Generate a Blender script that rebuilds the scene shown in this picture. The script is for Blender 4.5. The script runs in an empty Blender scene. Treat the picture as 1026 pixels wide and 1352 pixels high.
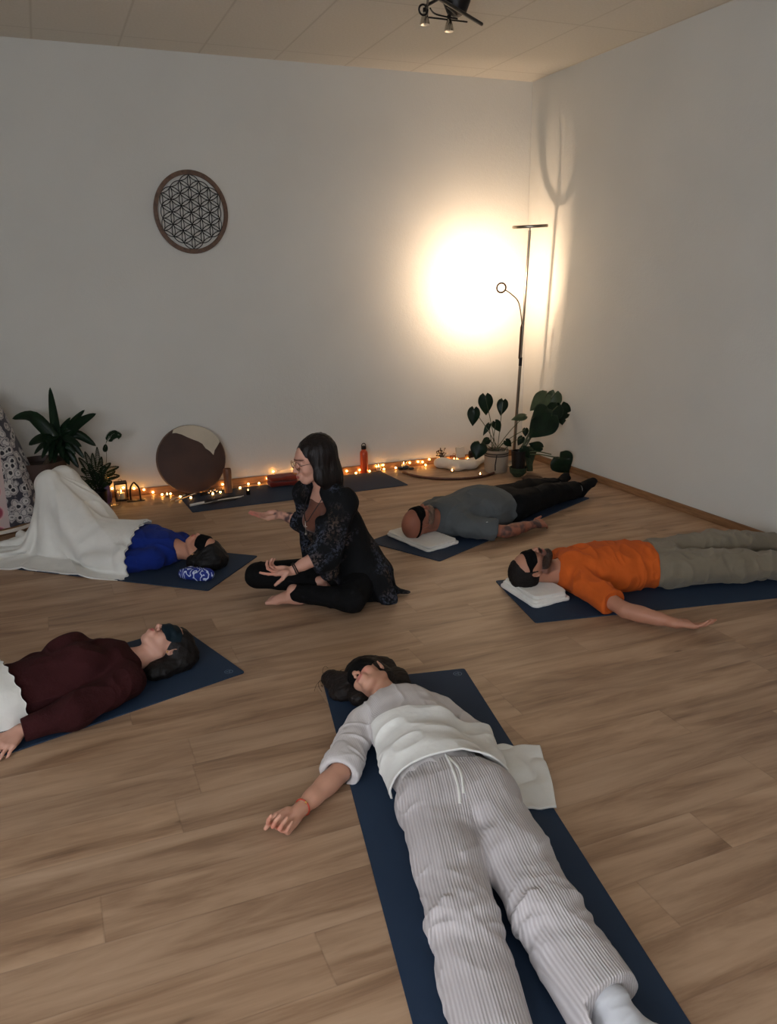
import bpy, bmesh, math, random
import numpy as np
from mathutils import Vector, Matrix
random.seed(7)
PI = math.pi
COL = bpy.context.scene.collection
V3 = lambda *a: np.array(a, dtype=float)

# ------------------------------------------------------------------ camera model (place of the photographer)
CAMP = V3(-4.2703, -6.9031, 1.7162)
FPX, PITCH, ROLL, YAW = 1075.95, 0.279214, -0.014896, 0.388718
ROOM_H = 3.3737
LAMP_W, DAY_W = 24, 208
HSC = 1.0
_f = V3(math.sin(YAW)*math.cos(PITCH), math.cos(YAW)*math.cos(PITCH), -math.sin(PITCH))
_r0 = V3(math.cos(YAW), -math.sin(YAW), 0); _u0 = np.cross(_r0, _f)
_r = _r0*math.cos(ROLL) + _u0*math.sin(ROLL); _u = -_r0*math.sin(ROLL) + _u0*math.cos(ROLL)
def ray(x, y): return _f + _r*(x-513)/FPX - _u*(y-676)/FPX
def at(x, y, z=0.0):
    d = ray(x, y); return CAMP + d*(z-CAMP[2])/d[2]
def atY(x, y, Y=0.0):
    d = ray(x, y); return CAMP + d*(Y-CAMP[1])/d[1]
def atX(x, y, X=0.0):
    d = ray(x, y); return CAMP + d*(X-CAMP[0])/d[0]

cam = bpy.data.cameras.new('camera'); camo = bpy.data.objects.new('camera', cam); COL.objects.link(camo)
camo.matrix_world = Matrix(((_r[0], _u[0], -_f[0], CAMP[0]), (_r[1], _u[1], -_f[1], CAMP[1]), (_r[2], _u[2], -_f[2], CAMP[2]), (0, 0, 0, 1)))
cam.sensor_fit = 'HORIZONTAL'; cam.sensor_width = 36; cam.lens = FPX/1026*36; cam.clip_start = .05
bpy.context.scene.camera = camo
sc = bpy.context.scene
sc.view_settings.view_transform = 'Standard'; sc.view_settings.look = 'None'; sc.view_settings.gamma = 1; sc.view_settings.use_curve_mapping = False
sc.view_settings.exposure = 0.0

# ------------------------------------------------------------------ materials
def srgb(r, g, b):
    f = lambda c: (c/255/12.92) if c/255 <= .04045 else ((c/255+.055)/1.055)**2.4
    return (f(r), f(g), f(b), 1)
class N:
    def __init__(s, name):
        s.m = bpy.data.materials.new(name); s.m.use_nodes = True; s.t = s.m.node_tree
        s.b = s.t.nodes['Principled BSDF']; s.out = s.t.nodes['Material Output']
    def n(s, typ, **kw):
        x = s.t.nodes.new(typ)
        for k, v in kw.items():
            if k[0] == '_': setattr(x, k[1:], v)
            else: s.set(x.inputs[k.replace('__', ' ')], v)
        return x
    def set(s, inp, v):
        if isinstance(v, bpy.types.NodeSocket): s.t.links.new(v, inp)
        else: inp.default_value = v
    def coord(s, k='Object', scale=(1, 1, 1), rot=(0, 0, 0), loc=(0, 0, 0)):
        c = s.n('ShaderNodeTexCoord'); m = s.n('ShaderNodeMapping'); s.t.links.new(c.outputs[k], m.inputs['Vector'])
        m.inputs['Scale'].default_value = scale; m.inputs['Rotation'].default_value = rot; m.inputs['Location'].default_value = loc
        return m.outputs[0]
    def noise(s, vec, scale=5, detail=3, rough=.5, dist=0):
        x = s.n('ShaderNodeTexNoise'); s.t.links.new(vec, x.inputs['Vector'])
        x.inputs['Scale'].default_value = scale; x.inputs['Detail'].default_value = detail; x.inputs['Roughness'].default_value = rough
        x.inputs['Distortion'].default_value = dist
        return x.outputs['Fac']
    def ramp(s, fac, stops):
        x = s.n('ShaderNodeValToRGB'); s.set(x.inputs[0], fac); e = x.color_ramp.elements
        while len(e) < len(stops): e.new(.5)
        for el, (p, c) in zip(e, stops):
            el.position = p; el.color = c if isinstance(c, (tuple, list)) else (c, c, c, 1)
        return x.outputs[0]
    def mix(s, fac, a, b, typ='MIX'):
        x = s.n('ShaderNodeMix', _data_type='RGBA', _blend_type=typ)
        s.set(x.inputs[0], fac); s.set(x.inputs[6], a); s.set(x.inputs[7], b); return x.outputs[2]
    def math(s, op, a, b=0.0, c=None):
        x = s.n('ShaderNodeMath', _operation=op); s.set(x.inputs[0], a); s.set(x.inputs[1], b)
        if c is not None: s.set(x.inputs[2], c)
        return x.outputs[0]
    def bump(s, h, strength=.3, dist=.01, normal=None):
        x = s.n('ShaderNodeBump'); s.set(x.inputs['Height'], h); x.inputs['Strength'].default_value = strength; x.inputs['Distance'].default_value = dist
        if normal is not None: s.t.links.new(normal, x.inputs['Normal'])
        s.t.links.new(x.outputs[0], s.b.inputs['Normal']); return x.outputs[0]
    def col(s, v): s.set(s.b.inputs['Base Color'], v)
    def p(s, **kw):
        for k, v in kw.items(): s.set(s.b.inputs[k.replace('_', ' ')], v)
        return s

def simple(name, c, rough=.6, metal=0, nscale=0, namp=.15, bump=0, bscale=200, spec=None, sheen=0):
    m = N(name); c = srgb(*c)
    m.p(Roughness=rough, Metallic=metal)
    if spec is not None: m.b.inputs['Specular IOR Level'].default_value = spec
    if sheen: m.b.inputs['Sheen Weight'].default_value = sheen
    if nscale:
        v = m.coord(); f = m.noise(v, nscale, 4)
        lo = tuple(x*(1-namp) for x in c[:3])+(1,); hi = tuple(min(1, x*(1+namp)) for x in c[:3])+(1,)
        m.col(m.ramp(f, [(.3, lo), (.7, hi)]))
    else: m.col(c)
    if bump:
        m.bump(m.noise(m.coord(), bscale, 2), bump, .003)
    return m.m
def fabric(name, c, rough=.9, namp=.12, weave=900, wb=.25, soft=14, sheen=.15):
    """woven cloth: colour mottling + fine weave bump + soft creases"""
    m = N(name); c = srgb(*c); v = m.coord()
    f = m.noise(v, 9, 4)
    lo = tuple(x*(1-namp) for x in c[:3])+(1,); hi = tuple(min(1, x*(1+namp)) for x in c[:3])+(1,)
    m.col(m.ramp(f, [(.3, lo), (.7, hi)])); m.p(Roughness=rough, Sheen_Weight=sheen)
    m.b.inputs['Specular IOR Level'].default_value = .15
    h = m.math('ADD', m.math('MULTIPLY', m.noise(v, weave, 1), .15), m.noise(v, soft, 3, .6))
    m.bump(h, wb, .02)
    return m.m
def emis(name, c, s):
    m = N(name); m.p(Emission_Color=srgb(*c), Emission_Strength=s); m.col(srgb(*c)); return m.m

# ------------------------------------------------------------------ mesh helpers
def link(name, me, mat=None, parent=None):
    o = bpy.data.objects.new(name, me); COL.objects.link(o)
    if mat is not None:
        for mm in (mat if isinstance(mat, (list, tuple)) else [mat]): me.materials.append(mm)
    if parent is not None: o.parent = parent
    return o
def mesh_np(name, verts, faces, mat=None, parent=None, smooth=True, attrs=None, mi=None):
    me = bpy.data.meshes.new(name); verts = np.asarray(verts, dtype=np.float32); faces = np.asarray(faces, dtype=np.int32)
    nf, k = faces.shape
    me.vertices.add(len(verts)); me.vertices.foreach_set('co', verts.ravel())
    me.loops.add(nf*k); me.loops.foreach_set('vertex_index', faces.ravel())
    me.polygons.add(nf); me.polygons.foreach_set('loop_start', np.arange(0, nf*k, k, dtype=np.int32))
    me.polygons.foreach_set('loop_total', np.full(nf, k, dtype=np.int32))
    me.polygons.foreach_set('use_smooth', np.full(nf, smooth))
    if mi is not None: me.polygons.foreach_set('material_index', np.asarray(mi, dtype=np.int32))
    me.update(calc_edges=True)
    for an, av in (attrs or {}).items():
        if av.ndim == 2:
            a = me.color_attributes.new(an, 'FLOAT_COLOR', 'POINT'); cc = np.ones((len(verts), 4), np.float32); cc[:, :3] = av; a.data.foreach_set('color', cc.ravel())
        else:
            a = me.attributes.new(an, 'FLOAT', 'POINT'); a.data.foreach_set('value', av.astype(np.float32))
    return link(name, me, mat, parent)
def bm_obj(name, bm, mat=None, parent=None, smooth=False, auto=None):
    bmesh.ops.recalc_face_normals(bm, faces=bm.faces[:])
    me = bpy.data.meshes.new(name); bm.to_mesh(me); bm.free()
    if smooth:
        for p in me.polygons: p.use_smooth = True
    if auto is not None: me.set_sharp_from_angle(angle=math.radians(auto))
    return link(name, me, mat, parent)
def empty(name, loc=(0, 0, 0), rz=0):
    o = bpy.data.objects.new(name, None); COL.objects.link(o); o.location = loc; o.rotation_euler = (0, 0, rz); o.empty_display_size = .05; return o
def tag(o, label=None, cat=None, group=None, kind=None):
    if label: o['label'] = label
    if cat: o['category'] = cat
    if group: o['group'] = group
    if kind: o['kind'] = kind
    return o
def box(bm, c, s, rot=None, bevel=0):
    r = bmesh.ops.create_cube(bm, size=1)
    M = Matrix.Translation(Vector(c)) @ (rot if rot is not None else Matrix.Identity(4)) @ Matrix.Diagonal((s[0], s[1], s[2], 1))
    bmesh.ops.transform(bm, matrix=M, verts=r['verts'])
    if bevel:
        es = set(e for v in r['verts'] for e in v.link_edges)
        bmesh.ops.bevel(bm, geom=list(es), offset=bevel, segments=2, affect='EDGES')
def tube(bm, pts, rad, seg=10, cap=True, closed=False):
    pts = [Vector(p) for p in pts]; n = len(pts); rad = rad if hasattr(rad, '__len__') else [rad]*n
    rings = []; prev = None
    for i, p in enumerate(pts):
        if closed: t = pts[(i+1) % n]-pts[i-1]
        else: t = pts[min(i+1, n-1)]-pts[max(i-1, 0)]
        t = t.normalized()
        if prev is None:
            a = Vector((0, 0, 1)) if abs(t.z) < .9 else Vector((1, 0, 0)); u = t.cross(a).normalized()
        else: u = (prev - t*prev.dot(t)).normalized()
        prev = u; w = t.cross(u)
        rings.append([bm.verts.new(p + (u*math.cos(2*PI*k/seg)+w*math.sin(2*PI*k/seg))*rad[i]) for k in range(seg)])
    m = n if closed else n-1
    for i in range(m):
        a, b = rings[i], rings[(i+1) % n]
        for k in range(seg): bm.faces.new((a[k], a[(k+1) % seg], b[(k+1) % seg], b[k]))
    if cap and not closed:
        bm.faces.new(rings[0][::-1]); bm.faces.new(rings[-1])
def lathe(bm, prof, c=(0, 0, 0), seg=32, M=None):
    rings = []; c = Vector(c)
    for r, z in prof:
        vs = []
        for k in range(seg):
            a = 2*PI*k/seg; p = Vector((r*math.cos(a), r*math.sin(a), z))
            if M is not None: p = M @ p
            vs.append(bm.verts.new(p+c))
        rings.append(vs)
    for a, b in zip(rings, rings[1:]):
        for k in range(seg): bm.faces.new((a[k], a[(k+1) % seg], b[(k+1) % seg], b[k]))
    if prof[0] == prof[-1]: bmesh.ops.remove_doubles(bm, verts=rings[0]+rings[-1], dist=1e-6); return
    if prof[0][0] > 1e-5: bm.faces.new(rings[0][::-1])
    if prof[-1][0] > 1e-5: bm.faces.new(rings[-1])
def tube_obj(name, pts, rad, mat, parent=None, seg=10, closed=False):
    bm = bmesh.new(); tube(bm, pts, rad, seg, closed=closed); return bm_obj(name, bm, mat, parent, smooth=True, auto=50)
def lathe_obj(name, prof, c, mat, parent=None, seg=32, M=None, auto=40):
    bm = bmesh.new(); lathe(bm, prof, c, seg, M); return bm_obj(name, bm, mat, parent, smooth=True, auto=auto)
def catmull(P, n=8, closed=False):
    P = [np.array(p, float) for p in P]; out = []; m = len(P)
    for i in range(m if closed else m-1):
        if closed: a, b, c, d = P[i-1], P[i], P[(i+1) % m], P[(i+2) % m]
        else: a, b, c, d = P[max(i-1, 0)], P[i], P[i+1], P[min(i+2, m-1)]
        for k in range(n):
            t = k/n; out.append(.5*((2*b)+(c-a)*t+(2*a-5*b+4*c-d)*t*t+(-a+3*b-3*c+d)*t**3))
    if not closed: out.append(P[-1])
    return out

ROOTS = []
def rooted(name, label, cat, loc, group=None):
    """an Empty at a thing's base; its parts are modelled in room coordinates and re-based by settle()"""
    o = empty(name); tag(o, label, cat, group); ROOTS.append((o, Vector([float(c) for c in loc]))); return o
def settle():
    for o, l in ROOTS:
        o.location = l
        for ch in o.children: ch.location = ch.location - l
    ROOTS.clear()
# ------------------------------------------------------------------ room
def wall_mat(name, base, bump=.16):
    m = N(name); v = m.coord()
    f = m.noise(v, 1.3, 4); c = srgb(*base); lo = tuple(x*.94 for x in c[:3])+(1,)
    m.col(m.ramp(f, [(.3, lo), (.75, c)])); m.p(Roughness=.9); m.b.inputs['Specular IOR Level'].default_value = .2
    h = m.math('ADD', m.noise(v, 85, 3, .6), m.math('MULTIPLY', m.noise(v, 28, 2), .8))
    m.bump(h, bump, .012); return m.m
M_wall = wall_mat('wall_woodchip', (214, 213, 205))
M_wallr = M_wall
def ceil_mat():
    m = N('ceiling_panel'); v = m.coord()
    s = m.n('ShaderNodeSeparateXYZ'); m.t.links.new(v, s.inputs[0])
    def seam(sock, size, off):
        a = m.math('FRACT', m.math('DIVIDE', m.math('ADD', sock, off), size)); d = m.math('MINIMUM', a, m.math('SUBTRACT', 1.0, a))
        return m.math('MULTIPLY', d, size)
    d = m.math('MINIMUM', seam(s.outputs[0], .585, .6), seam(s.outputs[1], 1.3, 1.58))
    k = m.ramp(d, [(0, 0.0), (.012, 1.0)])
    f = m.noise(v, 60, 3)
    base = m.ramp(f, [(.3, srgb(214, 209, 196)), (.7, srgb(222, 217, 205))])
    m.col(m.mix(k, srgb(200, 194, 180), base)); m.p(Roughness=.95)
    m.bump(m.math('ADD', m.math('MULTIPLY', f, .25), k), .15, .006); return m.m
def floor_mat():
    m = N('oak_plank_floor'); v = m.coord()
    s = m.n('ShaderNodeSeparateXYZ'); m.t.links.new(v, s.inputs[0])
    X, Y = s.outputs[0], s.outputs[1]; W, L = .19, 1.30
    row = m.math('FLOOR', m.math('DIVIDE', Y, W))
    wn = m.n('ShaderNodeTexWhiteNoise', _noise_dimensions='1D'); m.set(wn.inputs['W'], row)
    xo = m.math('ADD', X, m.math('MULTIPLY', wn.outputs['Value'], L))
    colm = m.math('FLOOR', m.math('DIVIDE', xo, L))
    cid = m.n('ShaderNodeCombineXYZ'); m.set(cid.inputs[0], row); m.set(cid.inputs[1], colm)
    pn = m.n('ShaderNodeTexWhiteNoise', _noise_dimensions='3D'); m.t.links.new(cid.outputs[0], pn.inputs['Vector'])
    # per plank offset so the grain breaks at each board
    off = m.n('ShaderNodeVectorMath', _operation='MULTIPLY_ADD'); m.t.links.new(pn.outputs['Color'], off.inputs[0]); off.inputs[1].default_value = (9, 9, 9); m.t.links.new(v, off.inputs[2])
    mp = m.n('ShaderNodeMapping'); m.t.links.new(off.outputs[0], mp.inputs['Vector']); mp.inputs['Scale'].default_value = (.8, 5.5, 1)
    g1 = m.noise(mp.outputs[0], 1.6, 5, .62, .6)
    mp2 = m.n('ShaderNodeMapping'); m.t.links.new(off.outputs[0], mp2.inputs['Vector']); mp2.inputs['Scale'].default_value = (2.2, 42, 1)
    g2 = m.noise(mp2.outputs[0], 1.5, 4, .6)
    g = m.math('ADD', m.math('MULTIPLY', g1, .80), m.math('MULTIPLY', g2, .20))
    c = m.ramp(g, [(.30, srgb(118, 90, 68)), (.43, srgb(152, 121, 94)), (.54, srgb(174, 143, 114)), (.70, srgb(190, 160, 131))])
    c = m.mix(1.0, c, m.ramp(pn.outputs['Value'], [(0, (.93, .93, .935, 1)), (1, (1.03, 1.02, 1.0, 1))]), 'MULTIPLY')
    # knots
    mp3 = m.n('ShaderNodeMapping'); m.t.links.new(off.outputs[0], mp3.inputs['Vector']); mp3.inputs['Scale'].default_value = (1.1, 3.4, 1)
    vo = m.n('ShaderNodeTexVoronoi', _feature='F1'); m.t.links.new(mp3.outputs[0], vo.inputs['Vector']); vo.inputs['Scale'].default_value = 1.7
    kd = m.math('ADD', vo.outputs['Distance'], m.math('MULTIPLY', m.noise(mp.outputs[0], 9, 2), .05))
    c = m.mix(m.ramp(kd, [(.035, .75), (.085, .0)]), c, srgb(66, 44, 30))
    c = m.mix(m.ramp(kd, [(.08, .30), (.22, .0)]), c, srgb(104, 76, 54))
    # thin joints
    fy = m.math('FRACT', m.math('DIVIDE', Y, W)); dy = m.math('MULTIPLY', m.math('MINIMUM', fy, m.math('SUBTRACT', 1.0, fy)), W)
    fx = m.math('FRACT', m.math('DIVIDE', xo, L)); dx = m.math('MULTIPLY', m.math('MINIMUM', fx, m.math('SUBTRACT', 1.0, fx)), L)
    j = m.ramp(m.math('MINIMUM', dx, dy), [(.0003, .0), (.0018, 1.0)])
    c = m.mix(j, m.mix(.22, c, srgb(80, 58, 42)), c)
    m.col(c)
    m.p(Roughness=m.ramp(g2, [(.3, .40), (.7, .54)])); m.b.inputs['Specular IOR Level'].default_value = .42
    m.bump(m.math('ADD', m.math('MULTIPLY', g2, .4), j), .12, .004); return m.m
M_ceil = ceil_mat(); M_floor = floor_mat()
def wood(name, c1, c2, sc=(1, 12, 12), s=4, rough=.5):
    m = N(name); v = m.coord('Object', sc); f = m.noise(v, s, 4, .6, .4)
    m.col(m.ramp(f, [(.32, srgb(*c1)), (.68, srgb(*c2))])); m.p(Roughness=rough); m.bump(f, .08, .003); return m.m
M_base = wood('oak_skirting', (122, 88, 58), (158, 118, 82), (1.5, 1.5, 14))
X0, Y0 = -6.9, -9.2
def slab(name, c, s, mat, kind='structure'):
    bm = bmesh.new(); box(bm, (0, 0, 0), s); o = bm_obj(name, bm, mat); o.location = c; o['kind'] = kind; return o
cx, cy = X0/2, Y0/2
fl = slab('floor', (0, 0, -.05), (1, 1, 1), M_floor); fl.data.transform(Matrix.Diagonal((-X0+.3, -Y0+.3, .1, 1))); fl.data.transform(Matrix.Translation((cx, cy, 0)))
slab('wall_back', (cx, .075, ROOM_H/2), (-X0+.3, .15, ROOM_H+.1), M_wall)
slab('wall_right', (.075, cy-.005, ROOM_H/2), (.15, -Y0+.0, ROOM_H+.1), M_wallr)
ly0, ly1, lz0, lz1 = -8.3, -5.3, .9, 2.6
bm = bmesh.new()
for (a, b, c, d) in ((Y0, ly0, 0, ROOM_H), (ly1, 0, 0, ROOM_H), (ly0, ly1, 0, lz0), (ly0, ly1, lz1, ROOM_H)):
    box(bm, (X0-.075, (a+b)/2, (c+d)/2), (.15, b-a, d-c))
tag(bm_obj('wall_left', bm, M_wall), kind='structure')
ce = slab('ceiling', (0, 0, ROOM_H+.05), (1, 1, 1), M_ceil); ce.data.transform(Matrix.Diagonal((-X0+.3, -Y0+.3, .1, 1))); ce.data.transform(Matrix.Translation((cx, cy, 0)))
# front wall (behind the photographer) with a wide window
wx0, wx1, wz0, wz1 = -6.3, -3.3, .9, 2.6
bm = bmesh.new()
for (a, b, c, d) in ((X0-.15, wx0, 0, ROOM_H), (wx1, .15, 0, ROOM_H), (wx0, wx1, 0, wz0), (wx0, wx1, wz1, ROOM_H)):
    box(bm, ((a+b)/2, Y0-.075, (c+d)/2), (b-a, .15, d-c))
tag(bm_obj('wall_front', bm, M_wall), kind='structure')
M_white = simple('white_lacquer', (232, 232, 228), .35)
bm = bmesh.new()
for (a, b, c, d) in ((wx0, wx1, wz0, wz0+.06), (wx0, wx1, wz1-.06, wz1), (wx0, wx0+.06, wz0+.06, wz1-.06), (wx1-.06, wx1, wz0+.06, wz1-.06), ((wx0+wx1)/2-.04, (wx0+wx1)/2+.04, wz0+.06, wz1-.06)):
    box(bm, ((a+b)/2, Y0-.05, (c+d)/2), (b-a, .07, d-c))
win = tag(bm_obj('window_1', bm, M_white), kind='structure')
gm = N('window_glass'); gm.p(Transmission_Weight=1.0, Roughness=.0, IOR=1.45); gm.col((1, 1, 1, 1))
bm = bmesh.new(); box(bm, ((wx0+wx1)/2, Y0-.05, (wz0+wz1)/2), (wx1-wx0-.1, .008, wz1-wz0-.1)); bm_obj('pane', bm, gm.m, win)
bm = bmesh.new()
for (a, b, c, d) in ((ly0, ly1, lz0, lz0+.06), (ly0, ly1, lz1-.06, lz1), (ly0, ly0+.06, lz0+.06, lz1-.06), (ly1-.06, ly1, lz0+.06, lz1-.06), ((ly0+ly1)/2-.04, (ly0+ly1)/2+.04, lz0+.06, lz1-.06)):
    box(bm, (X0-.05, (a+b)/2, (c+d)/2), (.07, b-a, d-c))
win2 = tag(bm_obj('window_2', bm, M_white), kind='structure')
bm = bmesh.new(); box(bm, (X0-.05, (ly0+ly1)/2, (lz0+lz1)/2), (.008, ly1-ly0-.1, lz1-lz0-.1)); bm_obj('pane', bm, gm.m, win2)
# skirting
def skirt(name, c, s):
    bm = bmesh.new(); box(bm, (0, 0, 0), s, bevel=.004); o = bm_obj(name, bm, M_base); o.location = c; o['kind'] = 'structure'
skirt('baseboard_back', (cx, -.008, .031), (-X0, .016, .06))
skirt('baseboard_right', (-.008, cy-.01, .031), (.016, -Y0-.05, .06))
skirt('baseboard_left', (X0+.008, cy, .031), (.016, -Y0-.04, .06))

# ------------------------------------------------------------------ light
w = bpy.data.worlds.new('world'); sc.world = w; w.use_nodes = True
w.node_tree.nodes['Background'].inputs[0].default_value = (.62, .74, 1, 1); w.node_tree.nodes['Background'].inputs[1].default_value = .6
def area(name, loc, aim, size, size2, power, col, spread=180, shape='RECTANGLE'):
    l = bpy.data.lights.new(name, 'AREA'); l.shape = shape; l.size = size
    if shape in ('RECTANGLE', 'ELLIPSE'): l.size_y = size2
    l.energy = power; l.color = col; l.spread = math.radians(spread)
    o = bpy.data.objects.new(name, l); COL.objects.link(o); o.location = loc
    o.rotation_euler = (Vector(aim)-Vector(loc)).to_track_quat('-Z', 'Y').to_euler(); return o
area('window_daylight', ((wx0+wx1)/2, Y0+.03, (wz0+wz1)/2), ((wx0+wx1)/2+1.0, Y0+3, 1.0), 2.8, 1.6, DAY_W*.42, (.86, .91, 1.0))
area('left_window_daylight', (X0+.03, (ly0+ly1)/2, (lz0+lz1)/2), (X0+3, (ly0+ly1)/2+1.2, 1.0), 2.8, 1.6, DAY_W*.50, (.84, .90, 1.0))
# ------------------------------------------------------------------ implicit-surface modeller (bodies and clothes)
from concurrent.futures import ThreadPoolExecutor
def nrm(v): v = np.asarray(v, float); return v/np.linalg.norm(v)
def hashn(ix, iy, iz):
    n = (ix*73856093) ^ (iy*19349663) ^ (iz*83492791); n = (n ^ (n >> 13))*1274126177; n = n ^ (n >> 16)
    return (n & 0xffff)/65535.0
def vnoise(p):
    """smooth value noise in [-1,1] at points p (n,3)"""
    i = np.floor(p).astype(np.int64); f = p-i; f = f*f*(3-2*f); out = 0
    for dx in (0, 1):
        wx = f[:, 0] if dx else 1-f[:, 0]
        for dy in (0, 1):
            wy = f[:, 1] if dy else 1-f[:, 1]
            for dz in (0, 1):
                wz = f[:, 2] if dz else 1-f[:, 2]
                out = out + wx*wy*wz*hashn(i[:, 0]+dx, i[:, 1]+dy, i[:, 2]+dz)
    return out*2-1
def ridged(p):
    """crease-like noise: sharp ridges in [0,1]"""
    q = p + .6*np.stack([vnoise(p*.7+5), vnoise(p*.7+17), vnoise(p*.7+31)], 1)
    return (1-np.abs(vnoise(q)))**2.2
def smin(a, b, k):
    if k <= 0: return np.minimum(a, b)
    h = np.maximum(k-np.abs(a-b), 0)/k
    return np.minimum(a, b)-h*h*k*.25
class Fld:
    def __init__(s, k=.02): s.P = []; s.k = k
    def rc(s, a, b, ra, rb, k=None, flat=None, op='u'):
        """round cone a-b; flat=(axis, f) squeezes the section along axis by f"""
        a = np.asarray(a, float); b = np.asarray(b, float)
        if flat is not None:
            n = nrm(flat[0]); f = flat[1]
        else: n, f = None, 1
        c = (a+b)/2; R = np.linalg.norm(b-a)/2+max(ra, rb)*max(1, f)
        s.P.append(('rc', op, s.k if k is None else k, c, R, (a, b, ra, rb, n, f))); return s
    def el(s, c, r, rot=None, k=None, op='u'):
        c = np.asarray(c, float); r = np.asarray(r, float)*np.ones(3)
        s.P.append(('el', op, s.k if k is None else k, c, r.max(), (c, r, rot))); return s
    def sp(s, c, r, **kw): return s.el(c, (r, r, r), **kw)
    def fn(s, f, op='i', k=.005): s.P.append(('fn', op, k, None, None, f)); return s
    def plane(s, p, n, k=.004):
        """keep the side the normal n points away from"""
        p = np.asarray(p, float); n = nrm(n); return s.fn(lambda x: (x-p) @ n, 'i', k)
    def add(s, other): s.P += other.P; return s
    def one(s, pr, x):
        t = pr[0]; a = pr[5]
        if t == 'rc':
            A, B, ra, rb, n, f = a
            if n is not None:
                g = 1/f-1; x = x+np.outer(x @ n, n)*g; A = A+n*(A @ n)*g; B = B+n*(B @ n)*g
            ba = B-A; L2 = ba @ ba
            pa = x-A; h = np.clip((pa @ ba)/max(L2, 1e-12), 0, 1)
            q = pa-h[:, None]*ba; l = np.sqrt((q*q).sum(1))+1e-9
            d = l-(ra+(rb-ra)*h)
            if n is not None:
                gn = (q @ n)/l; d = d/np.sqrt(1+gn*gn*(1/(f*f)-1))
            return d
        if t == 'el':
            c, r, rot = a; q = x-c
            if rot is not None: q = q @ rot
            q = q/r; k0 = np.sqrt((q*q).sum(1))+1e-9; q = q/r; k1 = np.sqrt((q*q).sum(1))+1e-9
            return k0*(k0-1)/k1
        return a(x)
    def ev(s, x, prims=None):
        d = np.full(len(x), 1e3)
        for pr in (s.P if prims is None else prims):
            e = s.one(pr, x); op, k = pr[1], pr[2]
            if op == 'u': d = smin(d, e, k)
            elif op == 's': d = -smin(-d, e, k)
            else: d = -smin(-d, -e, k)
        return d
    def bounds(s, pad=.02):
        lo = np.min([p[3]-p[4] for p in s.P if p[0] != 'fn' and p[1] == 'u'], 0)-pad
        hi = np.max([p[3]+p[4] for p in s.P if p[0] != 'fn' and p[1] == 'u'], 0)+pad
        return lo, hi
    def grid(s, h, lo=None, hi=None, B=12):
        l0, h0 = s.bounds() if lo is None or hi is None else (None, None)
        lo = l0 if lo is None else np.asarray(lo, float); hi = h0 if hi is None else np.asarray(hi, float)
        nb = np.maximum(1, np.ceil((hi-lo)/(h*B)).astype(int)); D = np.empty(tuple(nb*B+1), np.float32)
        bi = np.stack(np.meshgrid(*[np.arange(n) for n in nb], indexing='ij'), -1).reshape(-1, 3)
        C = lo+(bi+.5)*B*h; dc = s.ev(C); Rb = B*h*.87
        off = np.stack(np.meshgrid(*[np.arange(B+1)]*3, indexing='ij'), -1).reshape(-1, 3)*h
        cs = [(i, p[3], p[4]) for i, p in enumerate(s.P) if p[0] != 'fn']
        act = np.abs(dc) < Rb*1.55+.01
        D[:] = 1.0
        for j in np.where(~act)[0]:
            if dc[j] < 0:
                i, jj, k = bi[j]*B; D[i:i+B+1, jj:jj+B+1, k:k+B+1] = -1
        def work(j):
            ce = C[j]; keep = []
            for p in s.P:
                if p[0] == 'fn' or np.linalg.norm(ce-p[3])-p[4] < Rb+p[2]+.012: keep.append(p)
            return s.ev(lo+bi[j]*B*h+off, keep).reshape((B+1,)*3)
        idx = np.where(act)[0]
        with ThreadPoolExecutor(4) as ex:
            for j, r in zip(idx, ex.map(work, idx)):
                i, jj, k = bi[j]*B; D[i:i+B+1, jj:jj+B+1, k:k+B+1] = r
        return D, lo
def surface_nets(D, lo, h):
    S = D < 0; nx, ny, nz = [n-1 for n in D.shape]
    cnt = np.zeros((nx, ny, nz), np.int8)
    for dx in (0, 1):
        for dy in (0, 1):
            for dz in (0, 1): cnt += S[dx:nx+dx, dy:ny+dy, dz:nz+dz]
    m = (cnt > 0) & (cnt < 8); I = np.argwhere(m); idx = np.full(m.shape, -1, np.int32); idx[m] = np.arange(len(I))
    acc = np.zeros((len(I), 3)); num = np.zeros(len(I))
    cor = [(a, b, c) for a in (0, 1) for b in (0, 1) for c in (0, 1)]
    val = {c: D[I[:, 0]+c[0], I[:, 1]+c[1], I[:, 2]+c[2]].astype(float) for c in cor}
    for c in cor:
        for ax in range(3):
            if c[ax] == 0:
                e = list(c); e[ax] = 1; e = tuple(e); a, b = val[c], val[e]; mm = (a < 0) != (b < 0)
                t = np.where(mm, a/np.where(mm, a-b, 1), 0)
                p = np.array(c, float)[None]+np.zeros((len(I), 3)); p[:, ax] += t
                acc += p*mm[:, None]; num += mm
    V = lo+(I+acc/num[:, None])*h
    Fs = []
    for ax in range(3):
        sl0 = [slice(0, n) for n in D.shape]; sl1 = list(sl0); sl0[ax] = slice(0, -1); sl1[ax] = slice(1, None)
        ch = S[tuple(sl0)] != S[tuple(sl1)]
        E = np.argwhere(ch); u, v = [a for a in range(3) if a != ax]
        ok = (E[:, u] > 0) & (E[:, v] > 0) & (E[:, u] < m.shape[u]) & (E[:, v] < m.shape[v]); E = E[ok]
        def c(du, dv):
            q = E.copy(); q[:, u] -= du; q[:, v] -= dv; return idx[q[:, 0], q[:, 1], q[:, 2]]
        Q = np.stack([c(1, 1), c(0, 1), c(0, 0), c(1, 0)], 1)
        ins = S[E[:, 0], E[:, 1], E[:, 2]]
        flip = ins if ax != 1 else ~ins
        Q[~flip] = Q[~flip][:, ::-1]
        Fs.append(Q[(Q >= 0).all(1)])
    return V, np.concatenate(Fs)
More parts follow.
